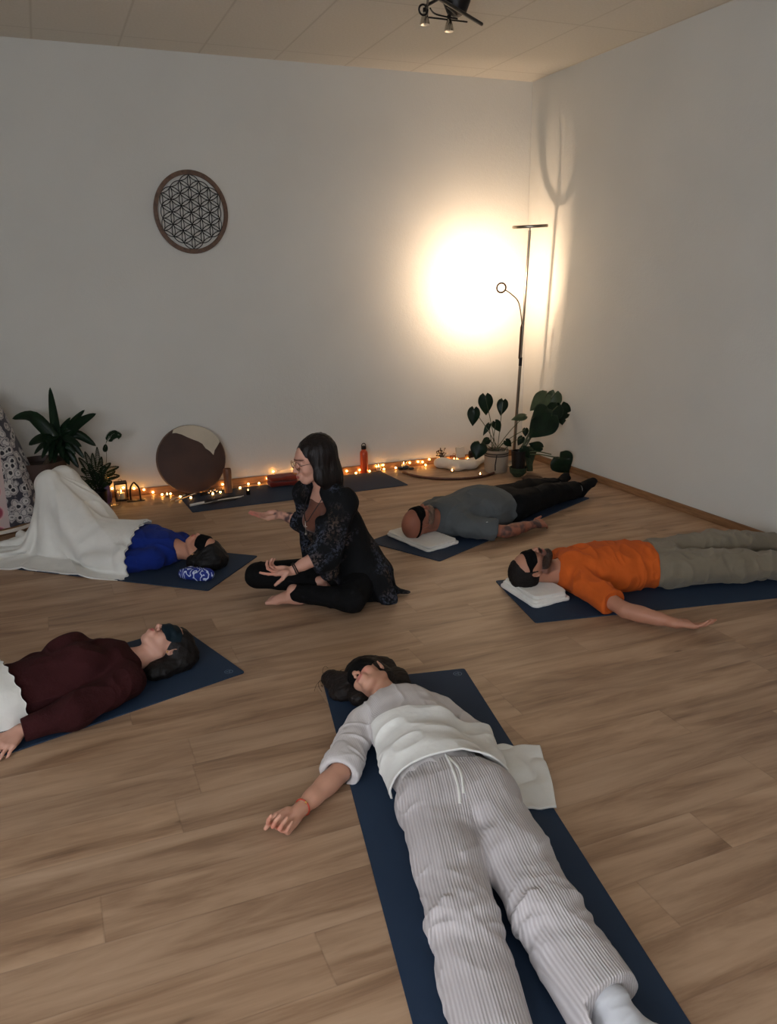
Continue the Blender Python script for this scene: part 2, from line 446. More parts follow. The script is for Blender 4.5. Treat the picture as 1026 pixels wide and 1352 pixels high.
def vnormals(V, Fc):
    a, b, c, d = V[Fc[:, 0]], V[Fc[:, 1]], V[Fc[:, 2]], V[Fc[:, 3]]; n = np.cross(c-a, d-b); out = np.zeros_like(V)
    for k in range(4): np.add.at(out, Fc[:, k], n)
    return out/(np.linalg.norm(out, axis=1)[:, None]+1e-12)
def relax(V, Fc, it=1, w=.5):
    for _ in range(it):
        acc = np.zeros_like(V); num = np.zeros(len(V))
        for k in range(4):
            for q in (1, 3):
                np.add.at(acc, Fc[:, k], V[Fc[:, (k+q) % 4]]); np.add.at(num, Fc[:, k], 1)
        V = V*(1-w)+w*acc/np.maximum(num, 1)[:, None]
    return V
def build(name, fld, h, mat, parent=None, disp=None, color=None, lo=None, hi=None, sm=1, attrs=None, floorz=.0065):
    h = h*HSC; D, l = fld.grid(h, lo, hi); V, Fc = surface_nets(D, l, h)
    V = relax(V, Fc, sm)
    at_ = {}
    if disp is not None:
        n = vnormals(V, Fc); at_['fold'] = np.zeros(len(V)); V0 = V; d = disp(V, n); V = V+n*d[:, None]
        V = relax(V, Fc, 1, .3); del at_['fold']
    if floorz is not None: V[:, 2] = np.maximum(V[:, 2], floorz)
    if color is not None: at_['col'] = color(V)
    if attrs is not None: at_.update(attrs(V))
    return mesh_np(name, V, Fc, mat, parent, True, at_)
def folds(lst):
    """explicit creases: (a, b, width, height) segments"""
    def f(V, n):
        d = np.zeros(len(V))
        for a, b, w, hgt in lst:
            a = np.asarray(a); b = np.asarray(b); ba = b-a; t = np.clip(((V-a) @ ba)/(ba @ ba), 0, 1)
            q = np.linalg.norm(V-a-t[:, None]*ba, axis=1); d += hgt*np.exp(-(q/w)**2)*(1-.0*t)
        return d
    return f
def wrinkle(amp, scale, M=None, seed=0.0):
    """ridged creases; scale per axis (after optional rotation M rows)"""
    def f(V, n):
        q = V if M is None else V @ np.asarray(M).T
        return amp*(ridged(q*np.asarray(scale)+seed)-.35)
    return f
def both(*fs): return lambda V, n: sum(f(V, n) for f in fs)

# ---- anatomy
class Frame:
    def __init__(s, o, y, z, sc=1.0):
        """origin o; y = forward, z = up (re-orthogonalised), x = y cross z"""
        s.o = np.asarray(o, float); s.z = nrm(z); y = np.asarray(y, float); y = y-s.z*(y @ s.z); s.y = nrm(y); s.x = np.cross(s.y, s.z); s.s = sc
        s.R = np.stack([s.x, s.y, s.z], 1)
    def __call__(s, x, y, z): return s.o+s.s*(s.x*x+s.y*y+s.z*z)
    def loc(s, P): return ((P-s.o) @ s.R)/s.s
def head(F, T, t=0.0, ears=True, nose=True, jaw=1.0, detail=True, eyes=True):
    """x = the person's right, y = face direction, z = crown"""
    s = T.s; k = .018*s
    def el(c, r, k_=k, op='u', rot=None): F.el(T(*c), (np.array(r)+t)*s, rot=T.R if rot is None else rot, k=k_, op=op)
    def rc(a, b, ra, rb, k_=k, op='u', flat=None): F.rc(T(*a), T(*b), (ra+t)*s, (rb+t)*s, k=k_, op=op, flat=flat)
    el((0, -.018, .036), (.0735, .092, .080)); el((0, .022, .028), (.064, .066, .070))
    el((0, .028, -.030), (.056*jaw, .056, .072)); el((0, .060, -.082), (.026*jaw, .024, .021))
    for q in (-1, 1):
        rc((q*.052*jaw, -.006, -.052), (q*.016, .060, -.088), .017, .015, .022*s)
        el((q*.036, .058, -.026), (.023, .024, .022), .02*s)
        rc((q*.010, .088, .030), (q*.045, .070, .032), .0085, .008, .012*s)
    if not detail: return
    for q in (-1, 1):
        el((q*.031, .098, .010), (.019, .016, .0125), .014*s, 's')
        if eyes: el((q*.031, .071, .0105), (.0155, .0145, .013), .004*s)
        else: el((q*.031, .073, .009), (.017, .0145, .012), .005*s)
    if nose:
        rc((0, .084, .018), (0, .108, -.022), .0075, .0095, .011*s)
        el((0, .109, -.025), (.0095, .010, .0085), .007*s)
        for q in (-1, 1): el((q*.0115, .097, -.029), (.0075, .009, .0075), .006*s)
        for q in (-1, 1): el((q*.0055, .104, -.036), (.003, .004, .003), .002*s, 's')
    el((0, .086, -.060), (.027, .016, .020), .014*s)
    rc((-.019, .094, -.053), (.019, .094, -.053), .0042, .0042, .006*s); el((0, .1005, -.052), (.010, .0055, .0045), .005*s)
    rc((-.015, .094, -.0635), (.015, .094, -.0635), .0058, .0058, .006*s)
    rc((-.022, .1025, -.0578), (.022, .1025, -.0578), .0010, .0010, .0035*s, 's')
    el((0, .103, -.074), (.016, .004, .004), .008*s, 's')
    if ears:
        for q in (-1, 1):
            a = nrm(T.x*q*.9-T.y*.42); R = np.stack([a, nrm(np.cross(T.z, a)), T.z], 1)
            el((q*.0765, -.006, .000), (.0065, .0185, .0300), .004*s, rot=R)
            el((q*.082, -.003, .004), (.0050, .0095, .0170), .004*s, 's', rot=R)
            el((q*.075, .004, -.024), (.0060, .0085, .0095), .005*s, rot=R)
def neck(F, T, base, r=.052, t=0.0, k=.02):
    F.rc(T(0, -.022, -.045), base, (r+t)*T.s, (r+.006+t)*T.s, k=k)
def arm(F, sh, el, wr, s=1.0, t=0.0, k=.02, up=1, lo=1, w=1.0):
    sh, el, wr = map(np.asarray, (sh, el, wr))
    if up: F.rc(sh, el, (.047*w+t)*s, (.037*w+t)*s, k=k); F.el(sh*.6+el*.4, (np.array([.042, .042, .075])*w+t)*s, rot=basis(el-sh), k=k)
    if lo:
        F.rc(el, el*.35+wr*.65, (.037*w+t)*s, (.031*w+t)*s, k=k); F.rc(el*.4+wr*.6, wr, (.031*w+t)*s, (.0245+t)*s, k=k)
        F.el(el*.72+wr*.28, (np.array([.040, .040, .075])*w+t)*s, rot=basis(wr-el), k=k)
def basis(z, hint=(0.03, .02, 1)):
    z = nrm(z); h = np.asarray(hint, float)
    if abs(nrm(h) @ z) > .97: h = np.array([1., .1, 0])
    x = nrm(np.cross(h, z)); return np.stack([x, np.cross(z, x), z], 1)
def leg(F, hip, kn, an, s=1.0, t=0.0, back=None, k=.03, w=1.0):
    hip, kn, an = map(np.asarray, (hip, kn, an))
    F.rc(hip, kn, (.088*w+t)*s, (.056*w+t)*s, k=k); F.sp(kn, (.057*w+t)*s, k=k)
    F.rc(kn, an, (.053*w+t)*s, (.036+t)*s, k=k)
    if back is not None: F.el(kn*.68+an*.32+np.asarray(back)*.018, (np.array([.052, .052, .11])*w+t)*s, rot=basis(an-kn), k=k)
def hand(F, wr, fwd, palmn, right=True, s=1.0, curl=((.35, .5, .3),)*4, spread=(.10, .02, -.06, -.14), thumb=((.55, .75, -.25), (.85, .45, -.25)), t=0.0, kf=.0035):
    """palmn = direction the palm faces; thumb = unit-ish dirs (fwd, thumbside, palm) of the two thumb segments"""
    f = nrm(fwd); p = np.asarray(palmn, float); p = nrm(p-f*(p @ f)); y = np.cross(f, p)*(1 if right else -1); wr = np.asarray(wr, float)
    P = lambda a, b, c: wr+s*(f*a+y*b-p*c)            # c = towards the back of the hand
    D = lambda a, b, c: f*a+y*b-p*c
    F.rc(P(-.02, 0, 0), P(.02, .002, 0), .0245*s, .024*s, k=.012*s, flat=(p, .78))
    ys = (.0285, .0095, -.0105, -.0285); xs = (.086, .090, .085, .076)
    for a, b in zip(xs, ys): F.rc(P(.012, b*.62, 0), P(a, b, .001), .0150*s, .0120*s, k=.010*s, flat=(p, .92))
    F.el(P(.042, .022, -.011), np.array([.030, .016, .014])*s, rot=np.stack([nrm(D(1, .35, 0)), nrm(np.cross(nrm(D(1, .35, 0)), p)), p], 1), k=.010*s)
    F.el(P(.045, -.024, -.009), np.array([.034, .012, .012])*s, rot=np.stack([f, y, p], 1), k=.010*s)
    F.el(P(.050, .0, -.016), np.array([.018, .010, .006])*s, rot=np.stack([f, y, p], 1), k=.010*s, op='s')
    L = ((.043, .026, .021), (.047, .030, .022), (.043, .027, .021), (.034, .020, .019)); rr = (.0088, .0090, .0086, .0077)
    for i in range(4):
        c = P(xs[i], ys[i], 0); ang = 0; sp = spread[i]
        for j in range(3):
            ang += curl[i][j]; d = D(math.cos(ang)*math.cos(sp), math.cos(ang)*math.sin(sp), -math.sin(ang)); n = c+nrm(d)*L[i][j]*s
            F.rc(c, n, (rr[i]-.0007*j)*s, (rr[i]-.0007*(j+1))*s, k=kf*s if j else .008*s); c = n
    a = P(.022, .026, -.008); b = a+nrm(D(*thumb[0]))*.043*s; c = b+nrm(D(*thumb[1]))*.031*s; e = c+nrm(D(*(thumb[2] if len(thumb) > 2 else thumb[1])))*.024*s
    F.rc(a, b, .0145*s, .0105*s, k=.010*s); F.rc(b, c, .0105*s, .0098*s, k=.004*s); F.rc(c, e, .0098*s, .0080*s, k=.004*s)
def foot(F, an, toe_dir, sole_n, s=1.0, t=0.0, toes=True, right=True):
    """an = ankle joint, toe_dir heel->toes, sole_n = direction the sole faces"""
    f = nrm(toe_dir); p = np.asarray(sole_n, float); p = nrm(p-f*(p @ f)); y = np.cross(f, p)*(-1 if right else 1)   # y = big-toe side
    P = lambda a, b, c: np.asarray(an)+s*(f*a+y*b+p*c)
    F.rc(P(0, 0, -.02), P(0, 0, .03), (.036+t)*s, (.034+t)*s, k=.02)
    F.el(P(-.035, 0, .045), (np.array([.034, .031, .032])+t)*s, rot=np.stack([f, y, p], 1), k=.02)
    F.rc(P(.00, 0, .035), P(.095, .006, .055), (.036+t)*s, (.024+t)*s, k=.02); F.rc(P(.03, 0, .02), P(.13, .008, .062), (.026+t)*s, (.014+t)*s, k=.02, flat=(y, 1.7))
    F.rc(P(.10, .022, .060), P(.10, -.026, .062), (.017+t)*s, (.013+t)*s, k=.015)
    if toes:
        for i, (b, l, r) in enumerate(((.030, .060, .0120), (.011, .058, .0082), (-.004, .052, .0078), (-.018, .044, .0074), (-.031, .034, .0072))):
            F.rc(P(.118, b*.9, .062), P(.118+l*.7, b, .066), (r+t)*s, (r*.9+t)*s, k=.004)
# ------------------------------------------------------------------ draping: position based cloth settling over a body field
def drape(fld, P0, iters=160, sub=12, thick=.008, hg=.012, pad=.3, fric=.6, grav=9.8, floor=.008, damp=.985, stiff_bend=.25, seed=1, pins=None, vmax=2.5):
    """P0: (nu,nv,3) start positions, rest lengths taken from the planar sheet given by P0 spacing"""
    P0 = np.asarray(P0, float); nu, nv, _ = P0.shape
    lo = P0.reshape(-1, 3).min(0)-.25; hi = P0.reshape(-1, 3).max(0)+.25; lo[2] = -.05
    n = np.ceil((hi-lo)/hg).astype(int)+1
    g = np.stack(np.meshgrid(*[lo[a]+np.arange(n[a])*hg for a in range(3)], indexing='ij'), -1).reshape(-1, 3)
    D = np.concatenate([fld.ev(c) for c in np.array_split(g, max(1, len(g)//150000))]).reshape(n).astype(np.float64)
    G = np.stack(np.gradient(D, hg), -1)
    def samp(A, x):
        q = (x-lo)/hg; i = np.clip(np.floor(q).astype(int), 0, n-2); f = np.clip(q-i, 0, 1); out = 0
        for dx in (0, 1):
            for dy in (0, 1):
                for dz in (0, 1):
                    w = (f[:, 0] if dx else 1-f[:, 0])*(f[:, 1] if dy else 1-f[:, 1])*(f[:, 2] if dz else 1-f[:, 2])
                    v = A[i[:, 0]+dx, i[:, 1]+dy, i[:, 2]+dz]; out = out+(w[:, None]*v if v.ndim == 2 else w*v)
        return out
    X = P0.copy(); X += np.random.RandomState(seed).normal(0, .0008, X.shape); Vv = np.zeros_like(X); dt = 1/60
    ru = np.linalg.norm(P0[1:]-P0[:-1], axis=2).mean(); rv = np.linalg.norm(P0[:, 1:]-P0[:, :-1], axis=2).mean(); rd = math.hypot(ru, rv)
    sets = []
    def pairs(du, dv, r, st):
        for pu in ((0, 1) if du else (0,)):
            for q in range(1):
                pass
        a = (slice(0, nu-du), slice(max(0, -dv), nv-max(0, dv))); b = (slice(du, nu), slice(max(0, dv), nv+min(0, dv)))
        sets.append((a, b, r, st))
    pairs(1, 0, ru, 1); pairs(0, 1, rv, 1); pairs(1, 1, rd, .6); pairs(1, -1, rd, .6); pairs(2, 0, 2*ru, stiff_bend); pairs(0, 2, 2*rv, stiff_bend)
    for it in range(iters):
        Vv[..., 2] -= grav*dt; Vv *= damp; Xp = X.copy(); X = X+Vv*dt
        for q in range(sub):
            for (a, b, r, st) in sets:
                d = X[b]-X[a]; l = np.linalg.norm(d, axis=2, keepdims=True)+1e-9
                c = d*(.5*st*(l-r)/l)*.5*1.0
                if st < .5: c = c*(l < r)            # bending only resists folding up
                Y = X.copy(); Y[a] += c; Y[b] -= c; X = Y
            if pins is not None: X[pins[0]] = pins[1]
            if q % 3 == 2 or q == sub-1:
                x = X.reshape(-1, 3); d = samp(D, x); m = d < thick
                if m.any():
                    gg = samp(G, x[m]); gg /= (np.linalg.norm(gg, axis=1)[:, None]+1e-9); x[m] += gg*(thick-d[m])[:, None]
                    if q == sub-1:
                        old = Xp.reshape(-1, 3)[m]; mv = x[m]-old; tn = mv-gg*(mv*gg).sum(1)[:, None]; x[m] -= tn*fric
                fl_ = x[:, 2] < floor
                if q == sub-1 and fl_.any():
                    old = Xp.reshape(-1, 3); x[fl_, :2] = x[fl_, :2]*(1-fric)+old[fl_, :2]*fric
                x[fl_, 2] = floor
                X = x.reshape(nu, nv, 3)
        Vv = (X-Xp)/dt; sp = np.linalg.norm(Vv, axis=2, keepdims=True); Vv *= np.minimum(1, vmax/(sp+1e-9))
    return X
def sheet(c0, c1, c2, c3, nu, nv):
    """bilinear start sheet: c0..c3 corners (u0v0, u1v0, u1v1, u0v1)"""
    u = np.linspace(0, 1, nu)[:, None, None]; v = np.linspace(0, 1, nv)[None, :, None]; c0, c1, c2, c3 = map(np.asarray, (c0, c1, c2, c3))
    return c0*(1-u)*(1-v)+c1*u*(1-v)+c2*u*v+c3*(1-u)*v
def cloth_obj(name, X, mat, parent=None, thick=.007, up=2, extra=None):
    """upsampled grid, closed with thickness"""
    def ups(A):
        n = A.shape[0]; out = np.zeros((2*n-1,)+A.shape[1:]); out[::2] = A
        P = np.concatenate([2*A[:1]-A[1:2], A, 2*A[-1:]-A[-2:-1]]); out[1::2] = (-P[:-3]+9*P[1:-2]+9*P[2:-1]-P[3:])/16; return out
    for _ in range(up): X = ups(X); X = ups(X.transpose(1, 0, 2)).transpose(1, 0, 2)
    nu, nv, _ = X.shape; V = X.reshape(-1, 3); i = np.arange(nu*nv).reshape(nu, nv)
    Q = np.stack([i[:-1, :-1], i[1:, :-1], i[1:, 1:], i[:-1, 1:]], -1).reshape(-1, 4); n = vnormals(V, Q)
    if n[:, 2].mean() < 0: Q = Q[:, ::-1]; n = -n
    if extra is not None: V = V+n*extra(V, n, nu, nv)[:, None]
    m = len(V); V2 = np.concatenate([V+n*thick*.5, V-n*thick*.5]); V2[:, 2] = np.maximum(V2[:, 2], .001)
    rim = np.concatenate([i[:, 0], i[-1, 1:], i[-2::-1, -1], i[0, -2:0:-1]]); r2 = np.roll(rim, -1)
    F2 = np.concatenate([Q, Q[:, ::-1]+m, np.stack([rim, r2, r2+m, rim+m], 1)])
    u = np.repeat(np.linspace(0, 1, nu), nv); v = np.tile(np.linspace(0, 1, nv), nu)
    o = mesh_np(name, V2, F2, mat, parent, True, {'cu': np.concatenate([u, u]), 'cv': np.concatenate([v, v])}); return o
# ------------------------------------------------------------------ shared materials
def skin_mat(name='skin'):
    m = N(name); a = m.n('ShaderNodeAttribute', _attribute_name='col'); v = m.coord()
    f = m.noise(v, 38, 3); c = m.mix(m.math('MULTIPLY', f, .22), a.outputs['Color'], (.42, .13, .09, 1))
    m.col(c); m.p(Roughness=.52, Subsurface_Weight=.08, Subsurface_Scale=.012); m.b.inputs['Subsurface Radius'].default_value = (1, .35, .2)
    m.b.inputs['Specular IOR Level'].default_value = .35
    m.bump(m.noise(v, 420, 2), .12, .002); return m.m
M_skin = skin_mat()
def hair_mat(name, c1, c2, sc=(1, 1, 1), rough=.42, scale=180):
    m = N(name); v = m.coord('Object', sc); f = m.noise(v, scale, 2, .6)
    m.col(m.ramp(f, [(.35, srgb(*c1)), (.7, srgb(*c2))])); m.p(Roughness=rough); m.b.inputs['Specular IOR Level'].default_value = .3
    m.bump(f, .5, .004); return m.m
M_mat = simple('mat_rubber_blue', (37, 53, 74), .75, nscale=3, namp=.05, bump=.25, bscale=700, spec=.25)
M_logo = simple('mat_logo_grey', (84, 104, 126), .7)
M_maskblk = fabric('black_satin', (9, 9, 10), .95, .1, 900, .1, 12, 0)
M_maskteal = fabric('dark_teal_satin', (14, 30, 38), .6, .1, 900, .1, 12, 0)
M_towel = fabric('white_towel', (226, 222, 212), .95, .05, 700, .35, 20, .3)

# ------------------------------------------------------------------ yoga mats
def frog_logo(parent, c, ang, s=.020):
    bm = bmesh.new(); n = 28
    def ring(r0, r1, z, cx=0, cy=0):
        vs = [[bm.verts.new((cx+r*math.cos(2*PI*i/n), cy+r*math.sin(2*PI*i/n), z)) for i in range(n)] for r in (r0, r1)]
        for i in range(n): bm.faces.new((vs[0][i], vs[1][i], vs[1][(i+1) % n], vs[0][(i+1) % n]))
    ring(s*.82, s, .0003)
    for k in range(3):
        a = ang+2*PI*k/3+.5; ring(0.0001, s*.24, .0003, s*.36*math.cos(a), s*.36*math.sin(a))
    bm.transform(Matrix.Translation((c[0], c[1], .0062))); o = bm_obj('logo', bm, M_logo, parent); return o
def yoga_mat(corner, d_long, d_wide, L, W, label, logo=None, mat=None, T=.006, group=None):
    """corner on the floor, unit directions, length, width; slightly rounded corners"""
    u = nrm(np.append(d_long, 0)); v = nrm(np.append(d_wide, 0)); r = .012; bm = bmesh.new(); pts = []
    for (a, b, s0) in ((L, 0, -PI/2), (L, W, 0), (0, W, PI/2), (0, 0, PI)):
        ca, cb = a+(-r if a else r), b+(-r if b else r)
        for i in range(5):
            th = s0+i*PI/8; pts.append(np.array(corner)+u[:2]*(ca+r*math.cos(th))+v[:2]*(cb+r*math.sin(th)) if True else 0)
    if (u[0]*v[1]-u[1]*v[0]) < 0: pts = pts[::-1]
    c0 = sum(pts)/len(pts)
    bot = [bm.verts.new((p[0]-c0[0], p[1]-c0[1], .0005)) for p in pts]; top = [bm.verts.new((p[0]-c0[0], p[1]-c0[1], T)) for p in pts]
    bm.faces.new(bot[::-1]); bm.faces.new(top)
    for i in range(len(pts)): bm.faces.new((bot[i], bot[(i+1) % len(pts)], top[(i+1) % len(pts)], top[i]))
    o = bm_obj('yoga_mat', bm, mat or M_mat); o.location = (c0[0], c0[1], 0); tag(o, label, 'yoga mat', group)
    if logo is not None:
        p = np.array(corner)+u[:2]*logo[0]+v[:2]*logo[1]-c0; frog_logo(o, p, 0.3)
    return o
# ------------------------------------------------------------------ woman in pale clothes in the foreground
def d2(a, b): return nrm(np.array(b[:2])-np.array(a[:2]))
mA0 = at(427, 904)[:2]; mA1 = at(608.5, 886)[:2]; uA = nrm(np.array([-.192, -.981])); vA = np.array([-uA[1], uA[0]])
if vA @ (mA1-mA0) < 0: vA = -vA
yoga_mat(mA0, uA, vA, 2.0, .645, 'dark blue yoga mat under the woman in pale loungewear in the foreground', logo=(.045, .60))
def person(label, loc):
    return rooted('person', label, 'person', loc)
SK_A = np.array(srgb(196, 148, 122)[:3]); 
def tint(base, spots):
    def f(V):
        C = np.tile(np.asarray(base, float), (len(V), 1))
        for (d, c, soft) in spots:           # d(V) signed distance, soft edge
            w = np.clip(.5-d(V)/soft, 0, 1)[:, None]; C = C*(1-w)+np.array(c)*w
        return C
    return f
def ball(c, r, sq=(1, 1, 1)): c = np.asarray(c); return lambda V: np.linalg.norm((V-c)/np.array(sq), axis=1)-r
def cap(a, b, r):
    a, b = np.asarray(a), np.asarray(b)
    def f(V):
        ba = b-a; t = np.clip(((V-a) @ ba)/(ba @ ba), 0, 1); return np.linalg.norm(V-a-t[:, None]*ba, axis=1)-r
    return f
def lips(T, s=1): return lambda V: np.linalg.norm((T.loc(V)-np.array([0, .099, -.0580]))/np.array([.0215, .012, .0095]), axis=1)*.01-.01
def mask_band(T, zc=.012, hw=.030, dip=.008, notch=.010, back=.0085):
    """limits (in the head's own space) of a sleep mask: broad over the eyes, narrow elastic behind"""
    def f(V):
        q = T.loc(V); ax = np.abs(q[:, 0]); fr = np.clip((q[:, 1]-.015)/.045, 0, 1); fr = fr*fr*(3-2*fr)
        half = back+(hw-back)*fr; low = np.exp(-(q[:, 0]/.017)**2)*notch*fr
        zz = q[:, 2]-(zc+.010*(1-fr)); top = zz-half; bot = -zz-(half-low)
        return np.maximum(top, bot)
    return f
def eye_mask(T, mat, parent, h=.0035, t=.0045, **kw):
    F = Fld(.01); head(F, T, t=t, ears=False, detail=False); F.el(T(0, .075, -.004), np.array([.047, .030, .030])*T.s, rot=T.R, k=.02); F.el(T(0, .092, -.012), np.array([.020, .014, .024])*T.s, rot=T.R, k=.012)
    F.fn(mask_band(T, **kw), 'i', .004)
    c = T(0, 0, .01); return build('eye_mask', F, h, mat, parent, lo=c-.14*T.s, hi=c+.14*T.s, color=None)

def person_A():
    root = person('woman in pale ribbed loungewear and black sleep mask lying in the foreground', (*at(600, 1050, 0)[:2], .006))
    P = lambda x, y, z: at(x, y, z)
    neckb = P(526, 934, .085); chest = P(540, 970, .10); waist = P(566, 1010, .095); pel = P(598, 1048, .095)
    ax = nrm(neckb-pel); lat = nrm(np.cross(ax, (0, 0, 1)))   # lat: towards her left (photo right)
    if lat @ np.append(vA, 0) < 0: lat = -lat
    shR, shL = neckb-ax*.045-lat*.165+V3(0, 0, -.012), neckb-ax*.045+lat*.165+V3(0, 0, -.012)
    hipR, hipL = pel-ax*.05-lat*.085, pel-ax*.05+lat*.085
    knR, knL = P(612, 1218, .09), P(724, 1208, .095); anR, anL = P(653, 1362, .065), P(808, 1330, .065)
    elR, wrR = P(449, 1019, .045), P(391, 1074, .035)
    elL, wrL = shL-ax*.20+lat*.06+V3(0, 0, -.03), shL-ax*.44+lat*.02+V3(0, 0, .0)
    hc = P(489, 897, .098); zc = nrm(nrm(hc-neckb)*.93+V3(0, 0, -.02)); rr, fw = V3(.925, -.379, 0), V3(.379, .925, 0)
    T = Frame(hc, -rr*.80+V3(0, 0, .58)-fw*.16, zc, .96)
    B = Fld(.02)
    head(B, T); neck(B, T, neckb, .050)
    B.rc(neckb-ax*.10, waist, .125, .11, k=.05, flat=(V3(0, 0, 1), .66)); B.rc(waist, pel, .11, .135, k=.05, flat=(V3(0, 0, 1), .68))
    B.rc(shR, shL, .042, .042, k=.04)
    arm(B, shR, elR, wrR, .94); leg(B, hipR, knR, anR, .94); leg(B, hipL, knL, anL, .94)
    H = Fld(.003); fg = nrm(P(355, 1105, .03)-wrR)
    hand(H, wrR, fg, nrm(rr*.35+V3(0, 0, 1)-fw*.4), True, .92, curl=((.55, .75, .5), (.75, .9, .6), (.85, .95, .6), (.9, .95, .6)), thumb=((.72, .45, .5), (.80, -.05, .6)))
    B.P += H.P
    skin = tint(SK_A, [(lips(T), srgb(188, 118, 106)[:3], .005), (ball(wrR+fg*.14, .05), srgb(205, 132, 112)[:3], .06), (ball(T(-.035, .085, -.03), .02), srgb(205, 140, 120)[:3], .03)])
    body = build('body', B, .003, M_skin, root, color=skin)
    # hair: cap plus tousled mass spread on the mat and floor
    Hh = Fld(.02); Hh.el(T(0, -.024, .040), np.array([.084, .098, .088])*.96, rot=T.R); Hh.el(T(.0, -.06, -.01), np.array([.075, .05, .07]), rot=T.R, k=.03)
    def face_open(V):
        q = T.loc(V); return np.minimum(.034-.0-q[:, 1]*-1-.03+0*q[:, 1], 9) if False else (q[:, 1]-.030-.55*np.maximum(q[:, 2]-.05, 0)-.0)*.8
    Hh.fn(face_open, 'i', .012)
    for (x, y, z, r, e) in ((438, 896, .040, .046, 1.0), (450, 902, .045, .052, 1), (463, 912, .035, .05, .9), (472, 884, .055, .05, 1), (486, 877, .075, .048, 1), (507, 880, .06, .052, 1), (524, 893, .05, .048, .9), (532, 905, .035, .036, .8), (475, 921, .045, .046, .9), (448, 915, .025, .04, .7)):
        Hh.el(P(x, y, z), (r, r*.9, max(.02, r*.8*e)), k=.05)
    q0 = T.R.T
    build('hair', Hh, .004, hair_mat('dark_brown_hair', (12, 8, 7), (34, 23, 17), (.25, 1, 1), .65), root, disp=lambda V, n: .003*vnoise(V*30)+.003*vnoise(V*np.array([40, 150, 110])))
    # loose strands
    bm = bmesh.new(); rs = random.Random(3)
    for i in range(46):
        a0 = P(rs.uniform(430, 480), rs.uniform(882, 905), rs.uniform(.02, .05)); th = rs.uniform(.3, 1.5)*PI; L = rs.uniform(.03, .075)
        pts = [a0+V3(math.cos(th+.5*k)*L*k/4, math.sin(th+.5*k)*L*k/4, -.003*k+.012*math.sin(k)) for k in range(5)]
        pts = [(p[0], p[1], max(p[2], .003)) for p in pts]; tube(bm, catmull(pts, 3), .0009, 4)
    bm_obj('hair_strand', bm, bpy.data.materials['dark_brown_hair'], root, smooth=True)
    eye_mask(T, M_maskblk, root, zc=.022, hw=.046, notch=.002, back=.016)
    # blouse
    S = Fld(.03); fl = V3(0, 0, 1)
    S.rc(neckb-ax*.055, waist, .150, .145, k=.06, flat=(fl, .70)); S.rc(waist, pel-ax*.02, .14, .165, k=.05, flat=(fl, .68))
    S.rc(shR+lat*.02, shL-lat*.02, .056, .056, k=.05); S.rc(neckb-ax*.02, neckb-ax*.08, .075, .11, k=.05, flat=(fl, .8))
    for q in (-1, 1): S.el(neckb-ax*.20+lat*q*.075+V3(0, 0, .035), (.07, .07, .055), k=.05)
    S.P.append(('fn', 's', .012, None, None, lambda V: cap(neckb+ax*.2, neckb-ax*.012+V3(0, 0, .012), .064)(V)))
    Sl = Fld(.03); e2 = shR*.10+elR*.90
    Sl.rc(shR+V3(0, 0, -.005), e2+V3(0, 0, .004), .062, .066, k=.03, flat=(fl, .86)); dr = nrm(elR-shR); Sl.rc(e2-dr*.03, e2+dr*.045, .066, .069, k=.02, flat=(fl, .84))
    Sl.plane(e2+dr*.042, dr, .006); Sl.P.append(('fn', 's', .004, None, None, cap(e2+dr*.022, e2+dr*.20, .050)))
    elx, wlx = elL, wrL
    Sr = Fld(.03); Sr.rc(shL+V3(0, 0, -.005), elx, .058, .055, k=.03, flat=(fl, .86)); Sr.rc(elx, wlx, .054, .045, k=.03)
    S2 = Fld(.03); S2.P = S.P+[]
    S.fn(lambda V: Sl.ev(V), 'u', .025); S.P[-1] = ('fn', 'u', .022, None, None, lambda V: np.minimum(Sl.ev(V), Sr.ev(V)))
    Mx = np.stack([lat, ax, (0, 0, 1)])
    sleeve_f = [(e2-dr*.02+lat*k*.02, e2-dr*.03-lat*.05+V3(0, 0, .05), .010, .007) for k in (1,)]
    w1 = wrinkle(.007, (22, 9, 14), Mx, 4); w2 = wrinkle(.008, (12, 30, 20), np.stack([dr, np.cross(dr, (0, 0, 1)), (0, 0, 1)])[[1, 0, 2]], 8)
    def dB(V, n):
        m = np.clip(1-(cap(shR*.5+elR*.5, elR, .09)(V))/.03, 0, 1); return w1(V, n)*(1-m)+w2(V, n)*m*1.15
    lo, hi = S.bounds(); lo = np.minimum(lo, np.minimum(elR, wrL)-.1); hi = np.maximum(hi, np.maximum(elR, wrL)+.1)
    build('blouse', S, .004, M_blouse, root, disp=dB, lo=lo, hi=hi, attrs=rib_attr(lat, ax, neckb, .006))
    # trousers
    TR = Fld(.03)
    TR.rc(pel+ax*.06, pel-ax*.07, .150, .162, k=.06, flat=(fl, .68)); TR.rc(pel-lat*.105-ax*.03, pel+lat*.105-ax*.03, .095, .095, k=.06)
    for hp, kn, an, sg in ((hipR, knR, anR, -1), (hipL, knL, anL, 1)):
        d1 = nrm(kn-hp); d3 = nrm(an-kn)
        TR.rc(hp-lat*sg*0+V3(0, 0, 0), hp*.45+kn*.55, .110, .098, k=.03, flat=(fl, .86)); TR.rc(hp*.5+kn*.5, kn, .099, .092, k=.03, flat=(fl, .84))
        TR.rc(kn, an, .090, (.088 if sg < 0 else .095), k=.03, flat=(fl, .72)); TR.rc(kn*.6+an*.4+V3(0, 0, -.03), an+V3(0, 0, -.025), .098, (.092 if sg < 0 else .108), k=.03, flat=(fl, .42))
    TR2 = [('fn', 'i', .006, None, None, lambda V: (V-(anL-nrm(anL-knL)*.02)) @ nrm(nrm(anL-knL)+lat*.15) - 1.0*(((V-pel) @ lat) < .0)*9)]
    TR.P += TR2
    def along(hp, kn): return kn
    kf = []
